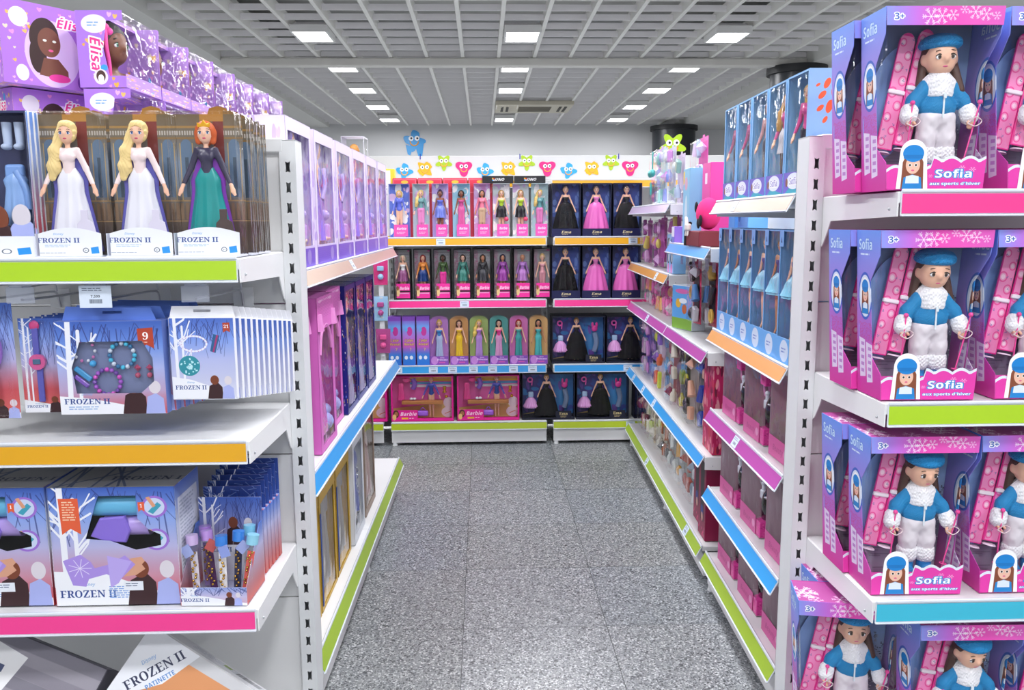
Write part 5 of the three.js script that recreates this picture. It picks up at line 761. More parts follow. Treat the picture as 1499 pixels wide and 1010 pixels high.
  [.707, .407, .147].forEach((y, r) => {
    for (let i = 0; i < 3; i++) {
      const t = thing('beauty_set_box', 'clear pink beauty set pack ' + where[r], 'boxed toy', 'pink beauty sets ' + where[r]), w = .195, h = r === 2 ? .225 : .25, d = .12;
      on(aisleRightNear, t, .285 - .275 * i, y, .325, .03);
      part('carton', [B(w, h, .0015, 0, h / 2, -d / 2), B(w, .0015, d, 0, .001, 0), B(.0015, h, d, -w / 2, h / 2, 0)], M(0xb99aa8, .5), t); part('backing_card', plane(w - .004, h - .004, 0, h / 2, -.02), M([0xcdb6c4, 0xc4bec2, 0xc4c0c2][r], .6), t);
      part('front_label', plane(w * .82, .062, -.02, .031, d / 2), pcLab, t); part('side_block', [RB(d * .8, .062, .05, .002, 0, 0, 0).rotateY(PI / 2).translate(w / 2 - .026, h - .032, .01)], pinkPat, t, 'patterned pink corner block'); part('side_block', [RB(d * .8, .05, .05, .002, 0, 0, 0).rotateY(PI / 2).translate(w / 2 - .026, .026, .01)], pinkPat, t, 'patterned pink corner block');
      part('hairdryer', [lathe([[0, .0], [.022, .002], [.024, .05], [.02, .075], [.011, .095], [.011, .115], [0, .118]]).scale(1.25, 1.05, 1.25).translate(w / 2 - .032, .052, .015)], M(0x14151a, .15, { clearcoat: 1 }), t, 'glossy black toy hairdryer'); part('chrome_ring', new THREE.TorusGeometry(.016, .005, 8, 20).rotateX(PI / 2).translate(w / 2 - .028, .125, .02), M(0xd8dce0, .12, { metalness: 1 }), t);
      part('perfume_bottle', [RB(.026, .03, .018, .005, -.02, .105, .01), C(.006, .006, .016, -.02, .128, .01), S(.008, -.02, .142, .01)], M(0xdfe6ee, .2), t, 'small white bottle'); part('mirror', [new THREE.TorusGeometry(.026, .005, 8, 22).translate(-.055, .15, .0), RB(.01, .05, .006, .003, -.055, .10, 0)], M(r ? 0xb0b4bc : 0xcc8ab4, .3), t); part('headband', tube([[-.03, .19, .03], [.02, .235, .035], [.07, .19, .03]], .007, 16, 7), M(0x6f9ac8, .4), t);
      part('window', RB(w - .004, h - .004, d - .004, .008, 0, h / 2, .001, 2), CLEAR, t);
    }
  });
}
// ---------------------------------------------------------------- right aisle, far unit: hanging packs and small boxes
{
  const U = aisleRightFar;
  const item = k => [() => [S(.022, 0, 0, 0, 1, 1.2, .7)], () => [RB(.05, .06, .025, .008)], () => [new THREE.TorusGeometry(.024, .007, 8, 18)], () => [C(.012, .02, .07)], () => [RB(.03, .09, .02, .006)], () => [new THREE.OctahedronGeometry(.03)], () => [lathe([[0, -.03], [.016, -.03], [.018, .005], [.008, .02], [.008, .032], [0, .034]])]][k % 7]();
  function pack(name, label, group, w, h, d, card, cols, seedk = 0) {
    const t = thing(name, label, 'carded toy', group); part('card', poly([[-w / 2, 0], [w / 2, 0], [w / 2, h], [w * .12, h], [w * .1, h + .012], [-w * .1, h + .012], [-w * .12, h], [-w / 2, h]], .0015).translate(0, 0, -d / 2), typeof card === 'number' ? M(card, .45) : card, t);
    const rows = Math.max(1, Math.round(h / .1)), cs = Math.max(1, Math.round(w / .075)); let k = seedk;
    for (let r = 0; r < rows; r++) for (let c = 0; c < cs; c++) { const m = part('contents', item(k), M(cols[k % cols.length], .35, { clearcoat: .5 }), t); m.position.set(-w / 2 + w * (c + .5) / cs, h * (r + .5) / rows, 0); m.rotation.z = rr(-.6, .6); k++; }
    part('blister', RB(w * .94, h * .92, d, Math.min(.015, d / 3), 0, h * .49, 0), CLEAR, t, 'clear plastic bubble'); return t;
  }
  const boxy = (name, label, w, h, d, m, art, group) => { const t = thing(name, label, 'boxed toy', group); part('carton', RB(w, h, d, .002, 0, h / 2, 0), m, t); if (art) part('front_print', plane(w - .004, h - .004, 0, h / 2, d / 2 + .0006), art, t); return t; };
  // top of the far bay
  on(U, pack('fairy_pack', 'large lilac-backed fairy toy pack standing at the far corner', null, .24, .34, .06, 0xc9a0da, [0xe86ab8, 0x9a7fd0, 0xf0b0d8]), -.88, 1.477, .30);
  on(U, pack('fairy_pack', 'tall magenta-framed accessory pack on the lilac-railed top shelf', null, .16, .29, .06, 0xe84aa8, [0xcfe0e8, 0x8fb8d0, 0xd8a0d0], 1), -.62, 1.477, .33);
  const mer = pack('mermaid_pack', 'clear pack with a teal bow and mermaid tail on the lilac-railed top shelf', null, .18, .30, .05, 0xbfd4dc, [0x9ad0cc, 0xb0a8d8, 0xd8e8ec], 2); on(U, mer, -.44, 1.477, .36); part('bow', [S(.035, -.035, .17, .045, 1, .6, .4), S(.035, .035, .17, .045, 1, .6, .4), S(.012, 0, .17, .05), RB(.016, .13, .006, .003, .0, .22, .04), S(.02, -.012, .09, .045, .6, 1.8, .3)], M(0x3fa8a4, .4), mer);
  on(U, pack('mermaid_pack', 'clear pack of silver and violet charms next to the teal bow pack', null, .18, .29, .05, 0xc8ccd8, [0x8a9ae0, 0xd0d8e0, 0xc88ad0], 3), -.24, 1.477, .355);
  on(U, pack('mermaid_pack', 'clear pack of blue-grey charms at the near end of the lilac-railed top shelf', null, .17, .24, .05, 0xd0c0d8, [0x9aa8c0, 0xc8d8dc, 0x88b0a8], 5), -.04, 1.477, .35);
  on(U, pack('fairy_pack', 'pink-topped clear toy pack behind the charm packs', null, .2, .33, .05, 0xe85aae, [0xd8c8e8, 0xb0c8e0], 4), -.15, 1.477, .22);
  // upper shelf of the near half
  const sofB = T(tex(256, 384, (g, w, h) => { g.fillStyle = '#6fb2f0'; g.fillRect(0, 0, w, h); txt(g, 'Sofia', 128, 56, 60, '#dceeff', { style: 'italic bold' }); ell(g, '#3f86c8', 40, 200, 60, 90); }), .4);
  on(U, boxy('small_doll_box', 'blue doll box with pale lettering behind the aqua box', .15, .39, .08, M(0x6fb2f0, .4), sofB, 'blue lettered doll boxes'), .46, 1.297, .17); on(U, boxy('small_doll_box', 'blue doll box with pale lettering behind the aqua box', .15, .38, .08, M(0x6fb2f0, .4), sofB, 'blue lettered doll boxes'), .66, 1.297, .17);
  const aqua = T(tex(256, 512, (g, w, h) => { g.fillStyle = '#8cc8e6'; g.fillRect(0, 0, w, h); ell(g, '#d8a8c0', 120, 100, 60, 46); ell(g, '#cfe4f0', 130, 330, 56, 150); fillP(g, '#f0c83a', [[0, 20], [60, 10], [50, 90], [0, 110]]); }), .4);
  on(U, boxy('aqua_doll_box', 'tall aqua doll box with a yellow corner on the blue-railed upper shelf', .13, .325, .08, M(0x88c4e2, .4), aqua), .40, 1.297, .35); on(U, boxy('pink_card_box', 'plain hot pink box with a white label on the blue-railed upper shelf', .14, .335, .08, M(0xf04aa8, .4), T(tex(128, 256, (g, w, h) => { g.fillStyle = '#ef4fa9'; g.fillRect(0, 0, w, h); g.fillStyle = '#fbe6f2'; g.fillRect(44, 30, 38, 34); }), .4)), .60, 1.297, .31);
  on(U, pack('purple_doll_pack', 'small mauve doll pack beside the aqua doll box', null, .09, .25, .05, 0xb88ac8, [0xd86ab0, 0x9a6fc0]), .28, 1.297, .36); on(U, boxy('jar_box', 'small white and violet box in front of the mauve doll pack', .06, .075, .05, M(0x9a6fd0, .4), T(tex(64, 64, (g, w, h) => { g.fillStyle = '#e8e8f6'; g.fillRect(0, 0, w, h); g.fillStyle = '#7a86d8'; g.fillRect(0, 40, w, 24); }))), .30, 1.297, .40);
  const lb = thing('ladybird_plush', 'hot pink round plush bag with black spots on the blue-railed upper shelf', 'plush toy'); on(U, lb, .80, 1.358, .385); part('body', S(.062, 0, .066, 0, 1.1, 1, .75, 24), M(0xf0307e, .9, { sheen: 1 }), lb); for (const [x, y] of [[-.035, .092], [.04, .04], [.008, .03]]) part('spot', S(.018, x, y, .040, 1, 1.2, .35), M(0x16141a, .9), lb); part('strap', tube([[-.06, .08, 0], [-.085, .05, .02], [-.08, .02, .02]], .004, 10, 6), M(0xd02a70, .6), lb);
  const hb = thing('horse_book_box', 'dark red box with a white horse figure under the pink plush bag', 'boxed toy'); on(U, hb, .745, 1.297, .385); part('carton', RB(.24, .06, .10, .004, 0, .03, 0), M(0x7a2630, .5), hb); part('horse', [RB(.05, .03, .02, .009, -.06, .075, .055), tube([[-.08, .085, .055], [-.09, .105, .055], [-.1, .112, .055]], .007, 8, 6), bar([-.08, .065, .055], [-.08, .04, .06], .004), bar([-.045, .065, .055], [-.045, .04, .06], .004)], M(0xe9e4dc, .4), hb); part('arch', tube([[-.12, .0, .05], [-.11, .06, .05], [-.04, .09, .05]], .008, 12, 6), M(0x2a2428, .5), hb);
  // hanging packs over the tan rail
  for (let i = 0; i < 4; i++) on(U, pack('lilac_hanging_bag', 'long violet hanging toy bag under the lilac-railed top shelf', 'violet hanging bags', .16, .25, .05, 0xb45aa8, [0x9a4f98, 0xd8a8d8, 0xc46ab8, 0xd8c860], i * 2), -.86 + i * .19, 1.15 + (i % 2) * .015, .36 - (i % 2) * .05);
  for (const [y, z] of [[1.428, .22], [1.40, .24]]) { const hbar = thing('hanging_rail', y > 1.41 ? 'upper chrome rail that holds the violet hanging bags' : 'lower chrome rail that holds the violet hanging bags', 'rail'); on(U, hbar, -.55, y, z); part('bar', RB(.85, .008, .008, .002), steel, hbar); for (const s of [-1, 1]) part('arm', bar([s * .4, 0, 0], [s * .4, 0, -z + .0], .004), steel, hbar); }
  const mm = T(tex(256, 384, (g, w, h) => { g.fillStyle = '#8cc0ee'; g.fillRect(0, 0, w, h); for (const x of [64, 190]) { for (const y of [90, 230]) { ell(g, '#1c1e26', x, y, 46, 62); ell(g, '#d6e6f2', x + 12, y, 26, 46); } ell(g, '#e08ac8', x, 350, 40, 60); } }), .4);
  on(U, boxy('round_window_box', 'pale blue box with four dark round windows at the end of the tan rail', .16, .185, .06, M(0x8cc0ee, .4), mm), .06, 1.147, .36);
  // lilac-railed shelf
  for (let i = 0; i < 6; i++) on(U, pack('pink_mini_pack', 'small pink glittery doll pack on the lilac-railed shelf', 'small pink doll packs', .13, .17, .06, [0xd85aa8, 0xe88ac0, 0xa84a7c][i % 3], [0xf080c0, 0xd8d0d8, 0xc03a8a, 0xe8b060], i), -.88 + i * .17, .907, .34);
  on(U, boxy('cartoon_box', 'white-edged sky-blue box with a green foot on the lilac-railed shelf', .17, .20, .07, M(0xdfe8ee, .4), T(tex(256, 320, (g, w, h) => { g.fillStyle = '#5aa6e6'; g.fillRect(0, 0, w, h); g.fillStyle = '#7fae3c'; g.fillRect(0, 240, w, 80); ell(g, '#e8b83a', 80, 130, 34); ell(g, '#c86a3a', 160, 170, 30, 36); ell(g, '#e6f0f8', 140, 110, 50, 20); ell(g, '#d86ab0', 128, 40, 90, 18); }))), .32, .907, .35, .35);
  const redT = T(hash(['#2a1218', '#e04a80', '#7a1830'], 150, 2, 5, '#b0244c'), .45);
  for (let i = 0; i < 5; i++) { const p = pack('red_dotted_bag', 'red dotted hanging bag with a black window', 'red dotted hanging bags', .15, .27, .035, redT, [0x2a2228, 0xc8c8d0, 0xd8b040, 0x4a8ac8], i); on(U, p, .51 + i * .098, .955, .37 - .045 * i); p.rotation.z = .06; part('black_panel', plane(.10, .17, 0, .12, -.014), M(0x1b1418, .5), p); }
  { const hbar = thing('hanging_rail', 'white rail with clear hook tags that holds the red dotted bags', 'rail'); on(U, hbar, .62, 1.245, .38); part('bar', RB(.72, .012, .008, .003), M(0xd8dadc, .4), hbar); for (let i = 0; i < 6; i++) part('tag_holder', RB(.05, .045, .002, .0008, -.3 + i * .12, -.02, .006), FROST, hbar); for (const s of [-1, 1]) part('arm', bar([s * .34, 0, 0], [s * .34, 0, -.38], .004), M(0xd8dadc, .4), hbar); }
  // blue-railed shelf: tall hanging packs
  const tallCols = [[0x5a2fb0, [0xd8a0d8, 0xc8c0d8]], [0x5a30b4, [0xd090d0, 0xe0c8d8]], [0xc8c4d0, [0x8a6fc0, 0xd8d0e0]], [0xd8ccd8, [0xe8683a, 0xd8e040, 0x9a6fd0]], [0xb8c8d8, [0x6fa8d8, 0xd8c8c0]], [0x8a4a4a, [0xe8e0d0, 0x9a3a5a]], [0x3a3a30, [0xd8d020, 0x1c1c18, 0xa8c030]], [0x9a8f88, [0xe8b090, 0x3a3430]], [0x5a4a8a, [0x2a48b8, 0xe0b0a0]]];
  const names = ['deep purple-framed doll pack nearest the corner', 'deep purple-framed doll pack, second from the corner', 'silver and mauve hanging pack', 'hanging pack with an orange hood and lime accents', 'pale blue winged hanging pack', 'maroon and cream hanging pack', 'black and yellow bee costume hanging pack', 'beige and black doll hanging pack', 'violet and blue doll hanging pack'];
  tallCols.forEach(([c, k], i) => on(U, pack('costume_pack', names[i] + ' above the long blue rail', null, .17, .33, .05, c, k, i), -.90 + i * .195, .502, .35 + .02 * (i % 2)));
  const fl = T(hash(['#e05a8c', '#7a1440', '#f0a0a8', '#c8324a'], 70, 6, 20, '#c01c5c'), .45);
  on(U, boxy('floral_box', 'tall crimson floral box at the near end of the long blue rail', .16, .36, .10, fl, null), .91, .502, .34);
  // base: large bags and boxes
  const baseCols = [[0x7a4a58, [0x9a3a5a, 0xd8b0a8]], [0xd9d2bc, [0xe8e4d4, 0xd8e0b0, 0xf0ead8]], [0xcfc8b4, [0xf0ecdc, 0xe4d8c0, 0x9a8a7a]], [0x8a5a3a, [0xb0602c, 0x2a2424]], [0xaeb4b8, [0xd0d8d4, 0x8a9094]], [0x9aa0a4, [0xb0402a, 0xd8a030, 0xc8ccd0]], [0xa8adb2, [0x8a9aa8, 0xd8dce0, 0xb85a4a]]];
  const bn = ['plum', 'cream and lime', 'ivory', 'brown and black', 'silver-grey', 'grey and yellow', 'grey and coral'];
  baseCols.forEach(([c, k], i) => on(U, pack('dress_up_bag', 'large ' + bn[i] + ' dress-up bag standing on the green-railed base', null, .21, .31, .07, c, k, i + 2), -.88 + i * .225, .142, .345));
  const mg = T(tex(192, 384, (g, w, h) => { g.fillStyle = '#8c1044'; g.fillRect(0, 0, w, h); fillP(g, '#1c1220', [[40, 0], [150, 0], [150, 300], [60, 300]]); ell(g, '#1e2f8a', 100, 250, 34, 30); ell(g, '#e0a898', 104, 280, 24, 24); for (let i = 0; i < 12; i++) ell(g, '#d83a78', rr(10, 180), rr(320, 380), 10, 6, rr(0, 3)); }), .4);
  on(U, boxy('magenta_doll_box', 'narrow magenta and black doll box standing on the green-railed base', .12, .31, .08, M(0x8c1044, .45), mg, 'magenta and black doll boxes'), .72, .142, .34); on(U, boxy('magenta_doll_box', 'narrow magenta and black doll box standing on the green-railed base', .12, .31, .08, M(0x8c1044, .45), mg, 'magenta and black doll boxes'), .90, .142, .36);
}

// ---------------------------------------------------------------- back units: rows of boxed dolls
{
  const F = -5.185;                           // front plane of the boxes
  const fash = T(tex(256, 512, (g, w, h) => { g.fillStyle = '#d8d8dc'; g.fillRect(0, 0, w, h); g.strokeStyle = '#222'; g.lineWidth = 5; for (let i = -30; i < 60; i++) { g.beginPath(); for (let x = 0; x <= w; x += 16) g.lineTo(x, i * 16 + (x / 16 % 2 ? 8 : 0)); g.stroke(); } g.fillStyle = '#e83a9c'; g.fillRect(w - 50, 0, 50, 24); g.fillStyle = '#b03a78'; for (let i = 0; i < 300; i++) g.fillRect(rr(0, 60), rr(0, h), 8, 5); }), .5);
  const pinkLab = T(tex(256, 192, (g, w, h) => { g.fillStyle = '#f0329c'; g.fillRect(0, 0, w, h); txt(g, 'Barbie', 150, 60, 58, '#ffe0f2', { style: 'italic bold' }); g.fillStyle = '#3a1a2c'; g.fillRect(60, 92, 196, 22); g.fillStyle = '#e8a0cc'; g.fillRect(60, 120, 180, 14); ell(g, '#e8c88a', 28, 110, 34, 60); ell(g, '#8a5638', 22, 60, 22, 30); }), .35);
  const paleLab = T(tex(256, 192, (g, w, h) => { g.fillStyle = '#f055b0'; g.fillRect(0, 0, w, h); txt(g, 'Barbie', 135, 66, 56, '#ffeaf6', { style: 'italic bold' }); smallText(g, 50, 120, 160, 2, 10, '#ffc8e4'); }), .35);
  const skies = ['#5a74d0', '#b8ccd8', '#b8a4e0', '#9ad0e6', '#d89ad4', '#c8d4d8', '#c8d4d8', '#b4d4d8'].map((c, i) => T(hash([c, '#ffffff', '#d8b8e4'], 40, 8, 30, c, 128, 256), .5));
  const pale = [
    [0x8fa2e4, { skin: 1, hair: ['bob', 0xe8c060], top: 0x5a6ad8, sleeves: 0x6a7ae0 }, 'blonde doll in a violet leotard'], [0xcfe0e4, { skin: 1, hair: ['long', 0xe6c878], sleeves: 0x6a9a9c, trousers: 0xe88ac4 }, 'blonde doll in a mint top and pink trousers'], [0xc8b4e8, { skin: 2, hair: ['updo', 0x3a2440], top: 0x5a6ad0, skirt: ['short', 0x7a8ae0] }, 'dark-haired doll in a periwinkle dress'], [0xa8d8ea, { skin: 2, hair: ['bob', 0x1e1a1e], top: 0xc8488c, skirt: ['slim', 0xd85a9c] }, 'black-haired doll in a pink skirt against aqua'],
    [0xe2a8dc, { skin: 3, hair: ['straight', 0x2a2024], sleeves: 0xe87a94, trousers: 0xcaa888 }, 'dark-haired doll in a coral top'], [0xd0dcdf, { skin: 1, hair: ['straight', 0xb08a4c], top: 0xa8c828, skirt: ['short', 0x1c1c22] }, 'blonde doll in a lime top and black skirt'], [0xd0dcdf, { skin: 1, hair: ['straight', 0xb08a4c], top: 0xa8c828, skirt: ['short', 0x1c1c22] }, 'blonde doll in a lime top and black skirt'], [0xc4dce0, { skin: 1, hair: ['long', 0xe0c070], sleeves: 0x5a9296, trousers: 0xd87ab4 }, 'blonde doll in a teal top and mauve trousers']];
  [[-.507, .125], [-.375, .10], [-.257, .10], [-.128, .108], [-.001, .10], [.118, .105], [.237, .1], [.354, .105]].forEach(([x, w], i) => {
    const b = windowBox('pale_doll_box', pale[i][2] + (i === 5 ? ', boxed beside the coral one' : i === 6 ? ', boxed beside the teal one' : ', boxed above the amber rail'), i === 5 || i === 6 ? 'lime-topped dolls' : null, { w, h: .325, d: .06, carton: M(pale[i][0], .4), inside: skies[i], clearSides: true, label: paleLab, lw: w * .68, lh: .072, ly: .044, lx: w * .08 }); put(b, x, 1.302, F - .03); addDoll(b, { spread: .6, ...pale[i][1] }, 0, .01, -.004, .99);
    if (i === 5 || i === 6) part('boxing_glove', S(.014, .03, .11, .02), M(0xe0406a, .4), b);
  });
  const fa = [[{ skin: 1, hair: ['bob', 0xd8c8b0], top: 0xe8e8e8, skirt: ['short', 0x9a5a8a] }, 'platinum-haired doll in a white tee and mauve skirt'], [{ skin: 0, hair: ['straight', 0x8a1c24], sleeves: 0xe08a3a, skirt: ['short', 0x1c3a7a] }, 'red-haired doll in a rainbow top and navy skirt'], [{ skin: 4, hair: ['bob', 0x15110f], sleeves: 0x3f5a2c, trousers: 0xe83a9c }, 'doll in a green camouflage top and hot pink trousers'], [{ skin: 1, hair: ['bob', 0x3a2620], sleeves: 0x3f8478, skirt: ['short', 0x3f8478] }, 'brunette doll in a sea-green dress'], [{ skin: 3, hair: ['straight', 0x33261f], sleeves: 0x2a2a2e, skirt: ['short', 0x3a3a40] }, 'doll in a black and white checked dress'], [{ skin: 3, hair: ['straight', 0x1a1a40], sleeves: 0x8a3a94, skirt: ['short', 0x96409c] }, 'navy-haired doll in a purple print dress'], [{ skin: 3, hair: null, sleeves: 0xa06ab4, skirt: ['short', 0xb47ac0] }, 'bald doll in a lilac print dress'], [{ skin: 1, hair: ['updo', 0xdcb874], top: 0xd898a0, trousers: 0xc88a94 }, 'blonde doll in a rose jumpsuit']];
  fa.forEach(([d, l], i) => { const b = windowBox('fashion_doll_box', l + ', boxed above the pink rail', null, { w: .105, h: .312, d: .06, carton: M(0x1a181c, .45), inside: fash, bot: .012, top: .006, side: .004, label: pinkLab, lw: .082, lh: .088, ly: .056, lx: .006 }); put(b, -.498 + i * .1235, .92, F - .03); addDoll(b, { spread: .6, ...d }, .004, .005, -.004, .97);
    const r = windowBox('fashion_doll_box', 'black carton behind the ' + l, null, { w: .105, h: .312, d: .06, carton: M(0x1a181c, .45), inside: fash, bot: .012, top: .006, side: .004, label: pinkLab, lw: .082, lh: .088, ly: .056, lx: .006 }); put(r, -.498 + i * .1235, .92, F - .094); });
  const night = T(tex(256, 384, (g, w, h) => { g.fillStyle = grad(g, 0, 0, w, h, ['#141a44', '#3a52a8', '#5a78c8', '#2a3478']); g.fillRect(0, 0, w, h); for (let i = 0; i < 40; i++) ell(g, ['#3a54b0', '#6a88d0', '#26306c'][i % 3], rr(0, w), rr(0, h), rr(5, 26), rr(10, 40)); }), .5);
  const nightLab = T(tex(256, 96, (g, w, h) => { g.fillStyle = '#171c4a'; g.fillRect(0, 0, w, h); txt(g, 'Ema', 128, 40, 40, '#e8d8a0', { font: 'serif', style: 'italic bold' }); smallText(g, 92, 66, 76, 1, 6, '#c8b884'); }), .35);
  const gownRow = (y, cols, lbl) => cols.forEach((c, i) => { const b = windowBox('ball_gown_doll_box', (c ? 'boxed pink ball gown doll ' : 'boxed black sequin ball gown doll ') + lbl + [', beside the slim doll boxes', ', between two others', ', next to the corner'][i], 'ball gown dolls ' + lbl, { w: .178, h: .325, d: .09, carton: M(0x141838, .4), inside: night, bot: .05, top: .008, side: .005, label: nightLab }); put(b, [.515, .705, .893][i], y, F - .045); addDoll(b, { skin: 1, zs: .72, hair: ['updo', 0xc89a5a], top: c ? 0xd87ab8 : 0x101014, skirt: ['ball', 0, c ? new_satin(0xe86ac0) : sequin(0x111114)] }, 0, .02, 0, 1.02); for (const k of [1, 2]) put(windowBox('ball_gown_doll_box', 'midnight carton, ' + ['', 'second', 'third'][k] + ' row behind the ' + ['bay-end', 'middle', 'corner'][i] + ' ball gown doll ' + lbl, null, { w: .178, h: .325, d: .09, carton: M(0x141838, .4), inside: night, bot: .05, top: .008, side: .005, label: nightLab }), [.515, .705, .893][i] - .006 * k, y, F - .045 - .094 * k); part('tiara', tube([[-.012, .295, .01], [0, .305, .012], [.012, .295, .01]], .002, 10, 5), M(0xd8dce4, .2, { metalness: .9 }), b); });
  gownRow(1.302, [0, 1, 0], 'above the amber rail'); gownRow(.92, [0, 1, 1], 'above the pink rail');
  const rev = T(tex(192, 640, (g, w, h) => { g.fillStyle = grad(g, 0, 0, 0, h, ['#9a4fc8', '#6fa8ee', '#b47ad8', '#d05ac0', '#3a86e0', '#2a74d4']); g.fillRect(0, 0, w, h); ell(g, '#c83a9c', 110, 190, 42, 60); ell(g, '#5ab0e8', 60, 170, 20, 26); txt(g, 'Color', 92, 310, 52, '#f0c83a', { style: 'italic bold', out: '#8a3aa8' }); txt(g, 'Reveal', 96, 360, 48, '#f0c83a', { style: 'italic bold', out: '#8a3aa8' }); txt(g, '7', 120, 430, 50, '#e8d060'); ell(g, '#e8eef8', 50, 540, 26); ell(g, '#e8eef8', 130, 540, 26); }), .35);
  for (let i = 0; i < 3; i++) { const t = thing('surprise_doll_box', 'slim purple and blue surprise doll box', 'boxed toy', 'surprise doll boxes'); put(t, -.553 + i * .088, .51, F - .04); part('carton', RB(.08, .305, .08, .003, 0, .1525, 0), M(0x7a4ac0, .4), t); part('front_print', plane(.077, .302, 0, .1525, .0405), rev, t); part('lid', RB(.082, .03, .082, .003, 0, .292, 0), M(0x8a4fc4, .4), t); }
  const pr = [[0xc88ad8, ['updo', 0xd8b060], 0x3a86c8, 0xa8b8dc, 1, 'pale blue gown doll with blonde updo'], [0xd8a060, ['straight', 0x5a3420], 0xe0b020, 0xe8c020, 1, 'yellow gown doll with long brown hair'], [0xa8c070, ['long', 0xe8c860], 0xb07ac8, 0xb088d0, 1, 'violet gown doll with long blonde hair'], [0x5ab0a8, ['straight', 0x151318], 0xe83a90, 0xd898c8, 1, 'pink robe doll with long black hair'], [0xe07ac0, ['straight', 0xb01c20], 0x3aa0a0, 0x3a9a9c, 1, 'teal gown doll with long red hair'], [0xe0b070, ['straight', 0x17141a], 0x3aa8a8, 0x48b0b0, 3, 'turquoise outfit doll with long black hair']];
  const prLab = T(tex(256, 128, (g, w, h) => { g.fillStyle = '#8a4fb8'; g.fillRect(0, 0, w, h); ell(g, '#c88ad8', 60, 64, 50, 60); txt(g, 'Princess', 168, 52, 38, '#f0dcf8', { style: 'italic bold' }); txt(g, 'Disney', 168, 22, 18, '#f0dcf8'); g.fillStyle = '#d85ab0'; g.fillRect(120, 84, 90, 16); }), .35);
  pr.forEach(([c, hr, top, sk, skin, l], i) => { const t = thing('arched_doll_box', l + ' in an arched clear box above the blue rail', 'boxed doll'); put(t, -.277 + i * .1245, .51, F - .03); const w = .115, h = .305, arch = []; for (let k = 0; k <= 12; k++) { const a = PI * k / 12; arch.push([w / 2 * Math.cos(a), h - .03 + .03 * Math.sin(a)]); } const outl = [[-w / 2, 0], [w / 2, 0], ...arch];
    part('backing_card', poly(outl, .002).translate(0, 0, -.03), M(c, .5), t); part('floor_tray', B(w, .004, .06, 0, .002, 0), M(c, .5), t); part('front_label', plane(w * .98, .055, 0, .028, .030), prLab, t); addDoll(t, { spread: .68, hr: .018, skin, hair: hr, top, skirt: ['slim', sk] }, 0, .01, -.002, .95); part('window', poly(outl, .058).translate(0, 0, -.028), CLEAR, t); });
  const setBg = T(tex(512, 384, (g, w, h) => { g.fillStyle = grad(g, 0, 0, w, 0, ['#2a3470', '#4a3a8c', '#26408c', '#3a8ac8', '#2a6ab0']); g.fillRect(0, 0, w, h); for (let i = 0; i < 30; i++) ell(g, ['#3a50a8', '#6a4aa8', '#2f74b8'][i % 3], rr(0, w), rr(0, h), 16, 40, rr(0, 3)); fillP(g, '#1a1a34', [[0, h], [0, h * .93], [w * .6, h * .85], [w, h * .94], [w, h]]); fillP(g, '#c8a860', [[0, h * .95], [w * .3, h * .88], [w * .55, h * .95], [w * .3, h * .92]]); }), .5);
  const setLab = T(tex(192, 96, (g, w, h) => { g.fillStyle = '#12142c'; g.fillRect(0, 0, w, h); txt(g, 'Ema', 96, 36, 46, '#e6d296', { font: 'serif', style: 'bold' }); smallText(g, 60, 66, 76, 2, 6, '#d0bc80'); }), .35);
  function gownSet(x, y, label, w = .335) {
    const b = windowBox('gown_wardrobe_box', label, 'wardrobe sets with a black gown doll', { w, h: .30, d: .09, carton: M(0x12142c, .4), inside: setBg, bot: .012, top: .008, side: .006, label: setLab, lw: .1, lh: .048, lx: .095, ly: .032 }); put(b, x, y, F - .045);
    addDoll(b, { skin: 1, zs: .72, hair: ['updo', 0xc89a5a], top: 0x101014, skirt: ['ball', 0, sequin(0x111114)] }, -.01, .015, 0, .96);
    put(windowBox('gown_wardrobe_box', 'dark carton behind the wardrobe set' + label.slice(label.indexOf('doll') + 4), null, { w, h: .30, d: .09, carton: M(0x12142c, .4), inside: setBg, bot: .012, top: .008, side: .006 }), x, y, F - .14);
    part('spare_dress', [skirtGeo('tutu').clone().scale(.8, 1.1, .6).translate(-.11, -.06, 0)], new_satin(0xe0a0dc), b, 'pale pink tutu dress'); part('spare_bodice', RB(.034, .036, .02, .008, -.11, .155, 0), M(0xa8c4e4, .3), b); part('hand_mirror', [new THREE.TorusGeometry(.014, .005, 6, 16).translate(-.115, .25, 0), RB(.007, .04, .005, .002, -.125, .222, 0).rotateZ(-.1)], M(0xe85ab4, .3), b);
    part('spare_bodysuit', [S(.02, .105, .215, 0, 1, 1, .5), S(.014, .092, .24, 0, .6, 1.2, .4), S(.014, .118, .24, 0, .6, 1.2, .4)], satin(0xd83a94), b); part('sequin_leggings', [cap3(.105, .19, .115, .07)], sequin(0x9ab0d8), b, 'iridescent sequin leggings');
    return b;
  }
  function cap3(x, y0, x1, y1) { return tube([[x, y0, 0], [x + .012, (y0 + y1) / 2, .004], [x1 - .01, y1, 0]], .016, 16, 10); }
  gownSet(.597, .51, 'dark wardrobe set with black gown doll above the blue rail, beside the arched boxes'); gownSet(.94, .51, 'dark wardrobe set with black gown doll above the blue rail, in the corner');
  gownSet(.408, .150, 'dark wardrobe set with black gown doll on the base, beside the pink playsets'); gownSet(.752, .150, 'dark wardrobe set with black gown doll on the base, in the corner');
